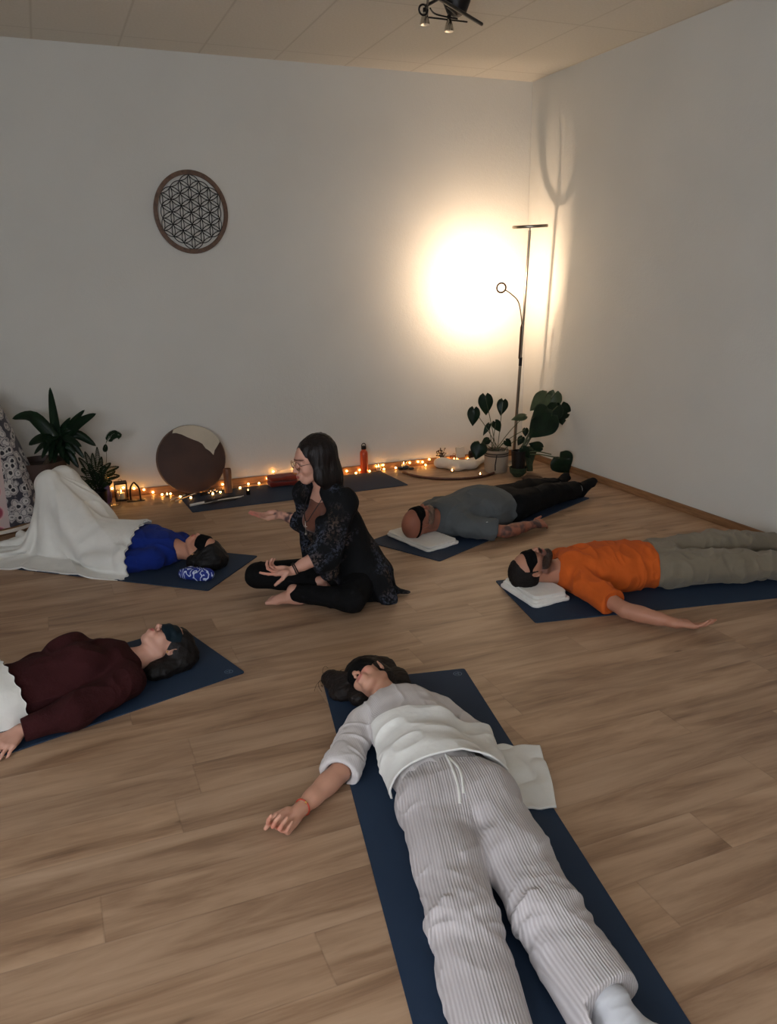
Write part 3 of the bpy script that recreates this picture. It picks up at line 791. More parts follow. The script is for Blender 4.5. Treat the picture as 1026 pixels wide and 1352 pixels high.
    for kn, hp, an, sg in ((knR, hipR, anR, -1), (knL, hipL, anL, 1)):
        u_ = nrm(kn-hp); l_ = nrm(np.cross(u_, (0, 0, 1))); l_ = l_*(1 if l_ @ lat > 0 else -1); z = V3(0, 0, 1)
        Kp = lambda a, b, c=.085: kn+l_*a+u_*b+z*(c-.0)
        kf += [
               (Kp(-.10, .03, .03), Kp(-.045, -.005, .07), .012, .007), (Kp(-.045, -.005, .07), Kp(.02, -.012, .075), .011, .005), (Kp(.03, -.16, .085), Kp(.09, -.23, .04), .010, .008), (Kp(.0, .05, .08), Kp(.07, .12, .05), .010, .005),
               (Kp(-.03, .08, .08), Kp(-.08, .20, .03), .011, .005)]
    hz = V3(0, 0, .07)
    kf += [(hipL+hz+lat*.01-ax*.10, hipL+hz+lat*.06-ax*.02, .010, .007), (hipR+hz+lat*.05-ax*.06, hipR+hz-lat*.04-ax*.04, .010, .006), (pel+hz*.9-ax*.08, pel+hz*.5-ax*.27, .022, -.022),
           (hipL+hz-lat*.02-ax*.18, hipL+hz+lat*.03-ax*.10, .010, .007), (hipR-lat*.09+V3(0, 0, .03), hipR-lat*.075-ax*.12+V3(0, 0, .04), .012, .006)]
    wl = wrinkle(.006, (9, 13, 12), Mx, 12)
    def knees(V, n):
        d = np.zeros(len(V))
        for kn, hp in ((knR, hipR), (knL, hipL)):
            u_ = nrm(kn-hp); l_ = nrm(np.cross(u_, (0, 0, 1))); q = V-kn; a, b, c = q @ l_, q @ u_, q[:, 2]
            d += .013*np.exp(-((b-.01)/.10)**2)*np.exp(-(a/.2)**2)*(ridged(np.stack([a*6, (b+.5*np.abs(a))*19, c*5], 1)+7)-.45)
        return d
    dC = both(folds(kf), knees)
    lo, hi = TR.bounds()
    def ribs(V):
        dl = cap(hipR, knR, 0)(V), cap(knR, anR, 0)(V), cap(hipL, knL, 0)(V), cap(knL, anL, 0)(V)
        def u(hp, kn, dd):
            a = nrm(kn-hp); l = nrm(np.cross(a, (0, 0, 1))); l = l*(1 if l @ lat > 0 else -1); return (V-hp) @ l
        uR = np.where(dl[0] < dl[1], u(hipR, knR, 0), u(knR, anR, 0)+((knR-hipR)*0).sum()); uL = np.where(dl[2] < dl[3], u(hipL, knL, 0), u(knL, anL, 0))
        wR = 1/(dl[0]**3+1e-5); wR2 = 1/(dl[1]**3+1e-5); uR = (u(hipR, knR, 0)*wR+u(knR, anR, 0)*wR2)/(wR+wR2)
        wL = 1/(dl[2]**3+1e-5); wL2 = 1/(dl[3]**3+1e-5); uL = (u(hipL, knL, 0)*wL+u(knL, anL, 0)*wL2)/(wL+wL2)
        R_ = np.minimum(dl[0], dl[1]) < np.minimum(dl[2], dl[3]); return {'rib': np.where(R_, uR, uL)}
    tr = build('trousers', TR, .0035, M_rib, root, disp=both(wl, dC), lo=lo, hi=hi, attrs=ribs)
    # drawstring
    zt = .068+.095
    for cs in (((588, 1006), (592, 1016), (597, 1030), (602, 1043), (606, 1056), (607, 1066)), ((588, 1006), (596, 1017), (604, 1028), (609, 1040), (611, 1050), (612, 1057))):
        tube_obj('drawstring', catmull([P(x, y, 0)*0+surf_top(TR, P(x, y, .17)) for x, y in cs], 6), .0045, M_blanket, root)
    # sock on her left foot
    So = Fld(.02); dL = nrm(anL-knL); foot(So, anL+dL*.01, nrm(dL*.55+V3(0, 0, .42)+lat*.35), dL*.9-V3(0, 0, .5), .92, t=.004, toes=False, right=False); So.rc(anL-dL*.06, anL+dL*.03, .043, .041)
    build('sock', So, .004, M_sock, root, disp=wrinkle(.004, (14, 14, 40), np.stack([lat, (0, 0, 1), dL]), 2))
    So = Fld(.02); dR = nrm(anR-knR); foot(So, anR+dR*.01, nrm(dR*.6+V3(0, 0, .6)-lat*.3), dR*.9-V3(0, 0, .5), .92, t=.004, toes=False, right=True); So.rc(anR-dR*.06, anR+dR*.03, .043, .041)
    build('sock', So, .005, M_sock, root)
    # bracelet
    bp = wrR*.86+elR*.14; Bz = basis(elR-wrR); ring = [bp+Bz @ np.array([.0275*math.cos(t), .0275*math.sin(t), .004*math.sin(t)]) for t in np.linspace(0, 2*PI, 28, endpoint=False)]
    br = tube_obj('bracelet', ring, .0026, M_redcord, root, 8, closed=True); bm = bmesh.new(); bmesh.ops.create_uvsphere(bm, u_segments=10, v_segments=8, radius=.0045, matrix=Matrix.Translation(Vector(bp+V3(.008, -.014, .026)))); bm_obj('bead', bm, M_gold, br, smooth=True)
    # finger ring
    # the blanket over her middle
    CF = Fld(.03); CF.P = [p for p in S2.P if p[1] == 'u']+[p for p in TR.P if p[0] != 'fn']+Sr.P+[p for p in Sl.P if p[0] != 'fn']
    return root, CF, dict(ax=ax, lat=lat, neckb=neckb, pel=pel, waist=waist, chest=chest)
M_blouse = None
def surf_top(F, p, off=.004):
    z = np.arange(.30, .02, -.003); Q = np.tile(p, (len(z), 1)); Q[:, 2] = z; d = F.ev(Q); i = np.argmax(d < 0); return V3(p[0], p[1], z[i]+off)
def rib_attr(lat, ax, o, w): return lambda V: {'rib': (V-o) @ lat}
def rib_mat(name, c, c2, period, strength=.5, vary=True):
    m = N(name); a = m.n('ShaderNodeAttribute', _attribute_name='rib'); v = m.coord(); nz = m.noise(v, 10, 3)
    wv = m.math('SINE', m.math('MULTIPLY', a.outputs['Fac'], 2*PI/period)); w2 = m.math('ADD', m.math('MULTIPLY', wv, .5), .5)
    grp = m.math('SINE', m.math('MULTIPLY', a.outputs['Fac'], 2*PI/(period*4.0)));
    w3 = m.math('MULTIPLY', w2, m.math('ADD', .75, m.math('MULTIPLY', grp, .35)))
    m.col(m.mix(m.math('MULTIPLY', w2, .55), srgb(*c2), m.ramp(nz, [(.3, tuple(x*.92 for x in srgb(*c)[:3])+(1,)), (.7, srgb(*c))]))); m.p(Roughness=.92, Sheen_Weight=.2); m.b.inputs['Specular IOR Level'].default_value = .12
    fine = m.noise(v, 700, 1)
    m.bump(m.math('ADD', w3, m.math('MULTIPLY', fine, .25)), strength, .004); return m.m
M_rib = rib_mat('ribbed_pale_jersey', (216, 210, 208), (178, 170, 168), .0085, .6)
M_blouse = rib_mat('pale_crinkle_blouse', (212, 206, 202), (200, 193, 189), .0050, .22)
M_sock = rib_mat('pale_grey_sock', (205, 205, 206), (188, 188, 190), .009, .3)
M_redcord = simple('red_cord', (178, 62, 42), .6); M_gold = simple('brass', (214, 170, 96), .3, 1)
M_blanket = fabric('white_cotton_blanket', (226, 224, 216), .95, .04, 620, .35, 10, .25)
RA, CFA, JA = person_A()
def blanket_A():
    ax, lat, nb, pel = JA['ax'], JA['lat'], JA['neckb'], JA['pel']; z = V3(0, 0, .30)
    h = lambda x, y, e: at(x, y, e)*V3(1, 1, 0)+z*.9
    c0, c3 = V3(-3.335, -4.365, 0)+z, V3(-3.450, -4.775, 0)+z
    c1 = c0+V3(.93, -.35, 0)*.70; c2 = c3+V3(.95, -.27, 0)*.65
    S0 = sheet(c0, c1, c2, c3, 40, 30).transpose(1, 0, 2)[::1]; v_ = np.linspace(0, 1, S0.shape[0])[:, None, None]; u_ = np.linspace(0, 1, S0.shape[1])[None, :, None]
    mid = S0.mean(0, keepdims=True); S0 = mid+(S0-mid)*(1-.38*np.clip((u_-.72)/.28, 0, 1)**2-.22*np.clip((.16-u_)/.16, 0, 1)**2); S0 = S0.transpose(1, 0, 2)
    X = drape(CFA, S0, iters=130, sub=10, thick=.008, fric=.7, vmax=1.2)
    o = cloth_obj('blanket', X, M_blanket, thick=.007, up=2, extra=lambda V, n, a, b: .010*(ridged((V @ np.stack([lat, ax, V3(0, 0, 1)]).T)*np.array([5, 11, 6])+2)-.4)*np.clip(V[:, 2]/.08, .2, 1)+.030*np.clip(1-V[:, 2]/.06, 0, 1)*np.abs(vnoise((V @ np.stack([lat, ax, V3(0, 0, 1)]).T)*np.array([14, 9, 3])+4)))
    tag(o, 'white cotton blanket laid over the middle of the woman in the foreground', 'blanket')
blanket_A()
# ------------------------------------------------------------------ helpers for the other people
Z = V3(0, 0, 1)
SK = {'B': srgb(202, 156, 134)[:3], 'C': srgb(190, 138, 112)[:3], 'D': srgb(152, 98, 77)[:3], 'E': srgb(178, 128, 102)[:3], 'F': srgb(200, 152, 130)[:3]}
def shell(B, t):
    """the same primitives, each grown by t"""
    out = []
    for (ty, op, k, c, R, a) in B:
        if ty == 'rc': out.append((ty, op, k, c, R+t, (a[0], a[1], a[2]+t, a[3]+t, a[4], a[5])))
        elif ty == 'el': out.append((ty, op, k, c, R+t, (a[0], a[1]+t, a[2])))
    return out
def supine(hc, ax, T, tors=.50, shw=.17, hipw=.085, nb=None, zb=.095, s=1.0):
    """joint table for someone on their back; ax = towards the head, lat = towards the camera side"""
    lat = nrm(np.cross(ax, Z)); lat = lat if lat[1] < 0 else -lat
    nb = hc-ax*.20*s-Z*(hc[2]-zb) if nb is None else nb
    pel = nb-ax*tors*s; pel[2] = zb
    return dict(ax=ax, lat=lat, nb=nb, pel=pel, waist=nb*.38+pel*.62, shN=nb-ax*.05+lat*shw*s-Z*.012, shF=nb-ax*.05-lat*shw*s-Z*.012, hpN=pel-ax*.04+lat*hipw*s, hpF=pel-ax*.04-lat*hipw*s)
def torso_prims(F, j, w=(.15, .135, .15), d=.68, t=0.0, k=.06):
    F.rc(j['nb']-j['ax']*.10, j['waist'], w[0]+t, w[1]+t, k=k, flat=(Z, d)); F.rc(j['waist'], j['pel'], w[1]+t, w[2]+t, k=k, flat=(Z, d))
    F.rc(j['shN']-j['lat']*.02, j['shF']+j['lat']*.02, .052+t, .052+t, k=.05)
def neck_hole(S, j, r=.062, z=.010, off=.012): S.P.append(('fn', 's', .008, None, None, cap(j['nb']+j['ax']*.2+Z*.03, j['nb']-j['ax']*off+Z*z, r)))
def stubble(T, z1=-.035, y0=.0): return lambda V: np.maximum(np.maximum(T.loc(V)[:, 2]-z1-.6*np.maximum(-(T.loc(V)[:, 1]-.055), 0)*0, -T.loc(V)[:, 2]-.13), -T.loc(V)[:, 1]+y0)*1.0

# ------------------------------------------------------------------ woman in the burgundy sweater (left, front)
mB = nrm(np.array([-.96, -.286])); mBw = np.array([-mB[1], mB[0]]); mBw = mBw if mBw[1] > 0 else -mBw
yoga_mat(at(323.4, 888.7)[:2], mB, mBw, 1.83, .66, 'dark blue yoga mat under the woman in the burgundy sweater at the left', logo=(.055, .05))
def person_B():
    root = rooted('person', 'woman in a burgundy sweater and teal sleep mask lying at the left edge', 'person', at(100, 900, 0))
    ax = nrm(V3(.962, .272, 0)); hc = at(219, 853, .112); T = Frame(hc, Z-ax*.10+V3(.05, .06, 0), ax, .98)
    j = supine(hc, ax, T, shw=.165, tors=.50); lat = j['lat']
    el = at(97, 940, .075); wr = at(24, 966, .05); sh = j['shN']+lat*.01
    elF = j['shF']-ax*.26-lat*.05; wrF = j['shF']-ax*.48-lat*.02-Z*.03
    B = Fld(.02); head(B, T); neck(B, T, j['nb'], .050); torso_prims(B, j, (.12, .11, .13))
    arm(B, sh, el, wr, .94); arm(B, j['shF'], elF, wrF, .94)
    for q in ('N', 'F'): leg(B, j['hp'+q], j['hp'+q]-ax*.42, j['hp'+q]-ax*.80-Z*.03, .95)
    H = Fld(.003); hand(H, wr, nrm(at(-8, 1000, .03)-wr), V3(.1, .3, -1)+lat*-.5, False, .92, curl=((.3, .45, .3),)*4, thumb=((.8, .45, .2), (.9, .2, .3))); B.P += H.P
    build('body', B, .0035, M_skin, root, color=tint(SK['B'], [(lips(T), srgb(186, 98, 92)[:3], .004), (ball(T(.05, .05, -.03), .02), srgb(208, 142, 124)[:3], .04)]))
    Hh = Fld(.02); Hh.el(T(0, -.024, .044), np.array([.086, .100, .092]), rot=T.R); Hh.el(T(0, -.07, .02), (.085, .045, .085), rot=T.R, k=.03)
    Hh.fn(lambda V: (T.loc(V)[:, 1]-.040-.75*np.maximum(T.loc(V)[:, 2]-.045, 0)), 'i', .012)
    Hh.fn(lambda V: np.maximum(-.055-T.loc(V)[:, 2], -1)*1.0, 'i', .02)
    for a, l, r in ((-.02, .055, .05), (-.06, .075, .045), (-.01, -.06, .05), (.05, .05, .06), (.09, .0, .06), (-.10, .07, .035), (.06, -.05, .055)): Hh.el(hc+ax*a+lat*l-Z*(hc[2]-.04), (r, r, .036), k=.04)
    build('hair', Hh, .004, hair_mat('black_brown_hair', (9, 7, 7), (26, 19, 17), (1, 1, .3), .6), root, disp=lambda V, n: .004*(ridged(V*np.array([30, 30, 30]))-.4)+.003*vnoise(V*np.array([30, 90, 60])))
    eye_mask(T, M_maskteal, root, zc=.026, hw=.044, notch=.006)
    ea = bmesh.new(); bmesh.ops.create_uvsphere(ea, u_segments=10, v_segments=8, radius=.0045, matrix=Matrix.Translation(Vector(T(.081, .005, -.028) if (T.x @ lat) > 0 else T(-.081, .005, -.028)))); bm_obj('earring', ea, M_gold, root, smooth=True)
    # sweater
    S = Fld(.03); torso_prims(S, j, (.165, .155, .165), .72); neck_hole(S, j, .060, .004, .02)
    S.P.insert(0, S.P.pop(0))
    S2 = Fld(.03)
    for q in (-1, 1): S2.el(j['nb']-ax*.20+lat*q*.072+Z*.085, (.095, .090, .080), k=.05)
    S2.rc(sh, el+Z*.005, .070, .064, k=.04); S2.rc(el, wr+nrm(el-wr)*.02, .064, .048, k=.03); S2.rc(j['shF'], elF, .068, .062, k=.04); S2.rc(elF, wrF, .06, .045, k=.03)
    S.P = S.P[:3]+S2.P+S.P[3:]
    S.fn(lambda V: np.minimum(-(V-(j['pel']+ax*.02)) @ ax, 9)*1.0-9.0*(np.abs((V-j['pel']) @ lat) > .185), 'i', .006)
    S.fn(lambda V: (-(V-(wr+nrm(el-wr)*.015)) @ nrm(el-wr)), 'i', .004)
    Mx = np.stack([lat, ax, Z])
    build('sweater', S, .004, M_burg, root, disp=wrinkle(.012, (10, 9, 9), Mx, 3))
    # dark trousers
    TR = Fld(.03); TR.rc(j['pel']+ax*.03, j['pel']-ax*.06, .155, .16, k=.06, flat=(Z, .66))
    for q in ('N', 'F'): TR.rc(j['hp'+q], j['hp'+q]-ax*.42, .10, .075, k=.03); TR.rc(j['hp'+q]-ax*.42, j['hp'+q]-ax*.78-Z*.03, .075, .05, k=.03)
    build('trousers', TR, .006, M_darkcloth, root)
    CF = Fld(.03); torso_prims(CF, j, (.165, .155, .165), .72); CF.P += TR.P
    z = Z*.34; n0 = at(20, 858, .2)*V3(1, 1, 0)
    e0 = j['pel']*V3(1, 1, 0)+ax*.035
    X = drape(CF, sheet(e0-lat*.36+z, e0-lat*.36-ax*.8+z, e0+lat*.26-ax*.8+z, e0+ax*.02+lat*.235+z, 38, 38), iters=80, sub=10, thick=.012, fric=.75)
    wav = lambda V, n, a, b: .004*(ridged(V*9+5)-.4)
    # wavy hem on the edge towards her chest
    u = np.arange(X.shape[1]); X[0] += (ax*.006)[None]*np.cos(u*PI/1.5)[:, None]
    o = cloth_obj('blanket', X, M_blanket, thick=.012, extra=wav); tag(o, 'white cotton blanket over the hips of the woman in burgundy', 'blanket')
M_burg = fabric('burgundy_knit', (54, 23, 24), .95, .12, 500, .35, 25, .0)
M_darkcloth = fabric('black_trousers', (17, 17, 18), .9, .1, 700, .2, 14, 0)
person_B()

# ------------------------------------------------------------------ woman in the blue shirt (left, middle)
uC = nrm(np.array([-.763, .647])); vC = np.array([.647, .763])
yoga_mat(at(275, 780.6)[:2], uC, vC, 1.83, .63, 'dark blue yoga mat under the woman in the blue shirt')
def person_C():
    root = rooted('person', 'woman in a royal blue shirt and black sleep mask with knees raised under a blanket', 'person', at(150, 750, 0))
    ax = nrm(V3(.763, -.647, 0)); hc = at(268, 727, .105); T = Frame(hc, Z-ax*.12+V3(.02, -.10, 0), ax, .98)
    j = supine(hc, ax, T, shw=.165, tors=.50); lat = j['lat']
    knN = at(66, 640, .43); knF = at(92, 640, .42)+V3(0, 0, 0); knF = knN-lat*.13+ax*.0
    anN, anF = j['hpN']-ax*.33-Z*.03, j['hpF']-ax*.31-Z*.03
    elN, wrN = j['shN']-ax*.24+lat*.07-Z*.03, j['shN']-ax*.44+lat*.05-Z*.03
    B = Fld(.02); head(B, T); neck(B, T, j['nb'], .050); torso_prims(B, j, (.125, .115, .13))
    arm(B, j['shN'], elN, wrN, .94); arm(B, j['shF'], j['shF']-ax*.25-lat*.04-Z*.02, j['shF']-ax*.46-Z*.03, .94)
    leg(B, j['hpN'], knN, anN, .92); leg(B, j['hpF'], knF, anF, .92)
    foot(B, anN-Z*.0, -ax*1.0-Z*.25, -Z, .9, toes=False); foot(B, anF, -ax*1.0-Z*.25, -Z, .9, toes=False)
    build('body', B, .004, M_skin, root, color=tint(SK['C'], [(lips(T), srgb(176, 92, 84)[:3], .004)]))
    Hh = Fld(.02); Hh.el(T(0, -.024, .044), np.array([.088, .100, .092]), rot=T.R); Hh.el(T(0, -.06, .03), (.09, .05, .09), rot=T.R, k=.03)
    Hh.fn(lambda V: (T.loc(V)[:, 1]-.036-.72*np.maximum(T.loc(V)[:, 2]-.050, 0)-.35*np.abs(T.loc(V)[:, 0])), 'i', .012)
    Hh.fn(lambda V: -.045-T.loc(V)[:, 2], 'i', .02)
    for a, l, r, h_ in ((.03, .05, .06, .06), (.09, .03, .055, .06), (.02, -.05, .05, .04), (-.03, .075, .042, .045), (.10, -.03, .05, .045), (.05, .08, .045, .045)): Hh.el(hc+ax*a+lat*l-Z*(hc[2]-.05), (r, r, h_), k=.04)
    build('hair', Hh, .004, hair_mat('black_hair', (6, 5, 6), (18, 15, 15), (1, 1, .3), .6), root, disp=lambda V, n: .003*(ridged(V*np.array([24, 24, 24]))-.4)+.003*vnoise(V*np.array([30, 90, 60])))
    eye_mask(T, M_maskblk, root, zc=.016, hw=.036, notch=.006)
    sg = 1 if T.x @ lat > 0 else -1
    ea = bmesh.new(); bmesh.ops.create_uvsphere(ea, u_segments=10, v_segments=8, radius=.005, matrix=Matrix.Translation(Vector(T(sg*.080, .004, -.030)))); bm_obj('earring', ea, M_gold, root, smooth=True)
    S = Fld(.03); torso_prims(S, j, (.155, .15, .155), .72)
    for q in (-1, 1): S.el(j['nb']-ax*.20+lat*q*.07+Z*.055, (.08, .08, .06), k=.05)
    dr = nrm(elN-j['shN']); S.rc(j['shN'], j['shN']+dr*.17, .064, .068, k=.03); S.rc(j['shF'], j['shF']-ax*.16, .064, .066, k=.03)
    neck_hole(S, j, .060, .006, .016)
    S.fn(lambda V: np.where(((V-j['shN']) @ lat) > -.02, (V-(j['shN']+dr*.165)) @ dr, -1), 'i', .004)
    build('shirt', S, .004, M_royal, root, disp=wrinkle(.010, (14, 14, 14), None, 5))
    TR = Fld(.03); TR.rc(j['pel']+ax*.05, j['pel']-ax*.05, .15, .155, k=.06, flat=(Z, .68))
    for h_, k_, a_ in ((j['hpN'], knN, anN), (j['hpF'], knF, anF)): TR.rc(h_, k_, .098, .068, k=.03); TR.rc(k_, a_, .068, .05, k=.03)
    build('trousers', TR, .006, M_darkcloth, root)
    CF = Fld(.03); CF.P = [p for p in S.P if p[0] != 'fn' and p[1] == 'u']+TR.P+shell([p for p in B.P if p[1] == 'u'][-24:], .006)
    o = j['pel']*V3(1, 1, 0); z = Z*.56
    hi_ = o+ax*.36; lo_ = o-ax*1.02
    X = drape(CF, sheet(hi_-lat*.46+z, lo_-lat*.46+z, lo_+lat*.62+z, hi_+lat*.335+z-ax*.08, 58, 56), iters=240, vmax=.7, grav=5, sub=10, thick=.014, fric=.7, stiff_bend=.35)
    u = np.arange(X.shape[1]); X[0] += (ax*.008)[None]*np.cos(u*PI/1.5)[:, None]
    def tent(V, n, a, b):
        q = V-knN; r = np.hypot(q[:, 0], q[:, 1]); th = np.arctan2(q[:, 1], q[:, 0]); m = np.clip((r-.06)/.25, 0, 1)
        return .026*m*(ridged(np.stack([th*2.6, r*1.1, r*0+3], 1))-.35)+.005*(ridged(V*7)-.35)
    ob = cloth_obj('blanket', X, M_blanket, thick=.012, extra=tent); tag(ob, 'white blanket draped over the raised knees of the woman in blue', 'blanket')
    # the blue printed cloth bunched beside her neck
    Sc = Fld(.02); c = at(258, 757, .035)
    for a, l, r in ((0, 0, .05), (.05, .015, .045), (-.05, .01, .05), (.09, .0, .032)): Sc.el(c+ax*a+lat*l, (r, r, .030), k=.04)
    return root, Sc, c, ax, lat
M_royal = fabric('royal_blue_jersey', (21, 42, 118), .9, .15, 600, .25, 18, .03)
def printed_blue():
    m = N('blue_print'); v = m.coord(); w_ = m.n('ShaderNodeTexWave', _wave_type='BANDS'); m.t.links.new(v, w_.inputs['Vector']); w_.inputs['Scale'].default_value = 9; w_.inputs['Distortion'].default_value = 14; w_.inputs['Detail'].default_value = 1.5; w_.inputs['Detail Scale'].default_value = 2.2
    m.col(m.ramp(w_.outputs['Fac'], [(.80, srgb(22, 44, 132)), (.86, srgb(196, 206, 226))])); m.p(Roughness=.8); return m.m
RC_, ScF, cC, axC, latC = person_C()
so = build('bunched_scarf', ScF, .004, printed_blue(), None, disp=wrinkle(.007, (26, 26, 26), None, 9)); tag(so, 'blue scarf with a white print bunched under the black-haired woman\'s head', 'scarf')

# ------------------------------------------------------------------ bald man in the grey T-shirt (back, right)
uD = nrm(np.array([.898, .44])); vD = np.array([-.44, .898])
yoga_mat(at(580.6, 741.6)[:2], uD, vD, 1.95, .62, 'dark blue yoga mat under the bald man in the grey T-shirt')
def person_D():
    root = rooted('person', 'bald bearded man in grey T-shirt and black trousers lying near the plants', 'person', at(640, 700, 0))
    hc = at(552, 689, .135); tgt = at(752, 650, .08); d = (tgt-hc)*V3(1, 1, 0); ax = -nrm(d); T = Frame(hc, Z+V3(.02, -.02, 0)-ax*.0, ax+Z*.12, 1.04)
    j = supine(hc, ax, T, shw=.19, tors=.54, zb=.115, s=1.05, hipw=.09); lat = j['lat']
    el, wr = at(668, 702, .06), at(706, 692, .055); elF, wrF = j['shF']-ax*.25-lat*.10-Z*.03, j['shF']-ax*.48-lat*.12-Z*.05
    anN, anF = at(762, 646, .075), at(735, 641, .085); knN = j['hpN']*.5+anN*.5+Z*.02; knF = j['hpF']*.5+anF*.5+Z*.02
    B = Fld(.02); head(B, T, jaw=1.08); neck(B, T, j['nb'], .060); torso_prims(B, j, (.15, .15, .15), .75)
    arm(B, j['shN'], el, wr, 1.08); arm(B, j['shF'], elF, wrF, 1.08)
    leg(B, j['hpN'], knN, anN, 1.02); leg(B, j['hpF'], knF, anF, 1.02)
    H = Fld(.003); hand(H, wr, at(730, 688, .04)-wr, V3(0, .4, -1), True, 1.0, curl=((.5, .6, .4),)*4, thumb=((.8, .5, .2), (.9, .1, .2))); B.P += H.P
    beard = lambda V: np.maximum(T.loc(V)[:, 2]+.043-.25*np.abs(T.loc(V)[:, 0]), -T.loc(V)[:, 2]-.125)+np.maximum(-.03-T.loc(V)[:, 1], 0)*3
    tat = lambda V: np.where(cap(el, wr, .055)(V) < 0, .012*(vnoise(V*24)+vnoise(V*55)*.6)-.001, .05)
    build('body', B, .004, M_skin, root, color=tint(SK['D'], [(beard, srgb(128, 88, 72)[:3], .03), (lips(T), srgb(150, 86, 76)[:3], .004), (tat, srgb(62, 56, 56)[:3], .012), (ball(T(0, .03, .11), .05), srgb(186, 122, 98)[:3], .06)]))
    Bd = Fld(.01); head(Bd, T, t=.006, ears=False, nose=False, jaw=1.08, detail=False); Bd.el(T(0, .078, -.085), np.array([.034, .028, .026])*1.05, rot=T.R, k=.02)
    Bd.fn(lambda V: np.maximum(T.loc(V)[:, 2]+.050-.5*np.maximum(np.abs(T.loc(V)[:, 0])-.03, 0), -.002-T.loc(V)[:, 1]), 'i', .006)
    Bd.P.append(('fn', 's', .004, None, None, lambda V: np.linalg.norm((T.loc(V)-np.array([0, .100, -.058]))/np.array([.024, .02, .010]), axis=1)*.01-.01))
    build('beard', Bd, .0035, hair_mat('grey_brown_beard', (98, 74, 60), (140, 114, 98)), root, disp=lambda V, n: .002*vnoise(V*260))
    eye_mask(T, M_maskblk, root, zc=.022, hw=.032, notch=.006)
    S = Fld(.03); torso_prims(S, j, (.19, .20, .185), .74); S.el(j['waist']+ax*.02+Z*.045, (.17, .17, .115), k=.06); S.el(j['nb']-ax*.20+Z*.03, (.15, .15, .085), k=.05)
    dr = nrm(el-j['shN']); hem = j['shN']*.25+el*.75; S.rc(j['shN'], hem, .078, .080, k=.04, flat=(Z, .9)); S.rc(j['shF'], j['shF']-ax*.2-lat*.08, .078, .08, k=.04)
    neck_hole(S, j, .070, .012, .010)
    S.fn(lambda V: np.where(((V-j['shN']) @ lat) > .035, (V-hem) @ dr, -1), 'i', .004)
    S.fn(lambda V: -(V-(j['pel']+ax*.035+Z*0)) @ nrm(ax+lat*.12), 'i', .006)
    Mx = np.stack([lat, ax, Z]); f1 = folds([(j['shN']-lat*.05+Z*.07, j['waist']+lat*.05+Z*.12, .016, .008), (hem+Z*.07-dr*.06, j['shN']-lat*.10-ax*.03+Z*.09, .012, .008), (j['nb']-ax*.05+Z*.09, j['nb']-ax*.25-lat*.05+Z*.12, .015, -.006)])
    sh_ = build('shirt', S, .0045, M_grey, root, disp=both(wrinkle(.006, (16, 10, 10), Mx, 1), wrinkle(.011, (8, 8, 7), Mx, 3), f1))
    bm = bmesh.new(); box(bm, Vector(hem*.55+j['shN']*.45+lat*.045+Z*.055), (.028, .010, .004), Matrix.Rotation(.4, 4, 'Z')); bm_obj('sleeve_label', bm, M_white, sh_)
    TR = Fld(.03); TR.rc(j['pel']+ax*.06, j['pel']-ax*.05, .165, .17, k=.06, flat=(Z, .72))
    for h_, k_, a_ in ((j['hpN'], knN, anN), (j['hpF'], knF, anF)): TR.rc(h_, k_, .108, .086, k=.03); TR.rc(k_, a_, .084, .066, k=.03)
    for a_, k_ in ((anN, knN), (anF, knF)): TR.fn((lambda a_, k_: lambda V: np.where(np.linalg.norm(V-a_, axis=1) < .16, (V-(a_*.93+k_*.07)) @ nrm(a_-k_), -1))(a_, k_), 'i', .004)
    build('trousers', TR, .005, M_darkcloth, root, disp=wrinkle(.008, (10, 8, 10), Mx, 7))
    for a_, sd, rt in ((anN, .25, True), (anF, -.25, False)):
        So = Fld(.02); dl = -ax; foot(So, a_+dl*.02, nrm(Z*.75+dl*.65+lat*sd), dl*.8-Z*.6, 1.05, t=.006, toes=False, right=rt); So.rc(a_-dl*.015, a_+dl*.02, .045, .046); So.fn((lambda a_: lambda V: -(V-(a_+dl*.012)) @ dl)(a_), 'i', .004)
        sk_ = build('sock', So, .004, M_blacksock, root); kn_ = knN if sd > 0 else knF; u2 = nrm(a_-kn_)
        tube_obj('cuff', [a_-u2*.012, a_+u2*.006], [.0475, .0475], M_sock, sk_, 24)
    return root, hc, ax, lat
M_grey = fabric('grey_jersey', (90, 94, 95), .92, .08, 700, .25, 14, .04); M_blacksock = fabric('black_sock', (14, 14, 16), .9, .1, 500, .25, 14, 0)
RD, hcD, axD, latD = person_D()

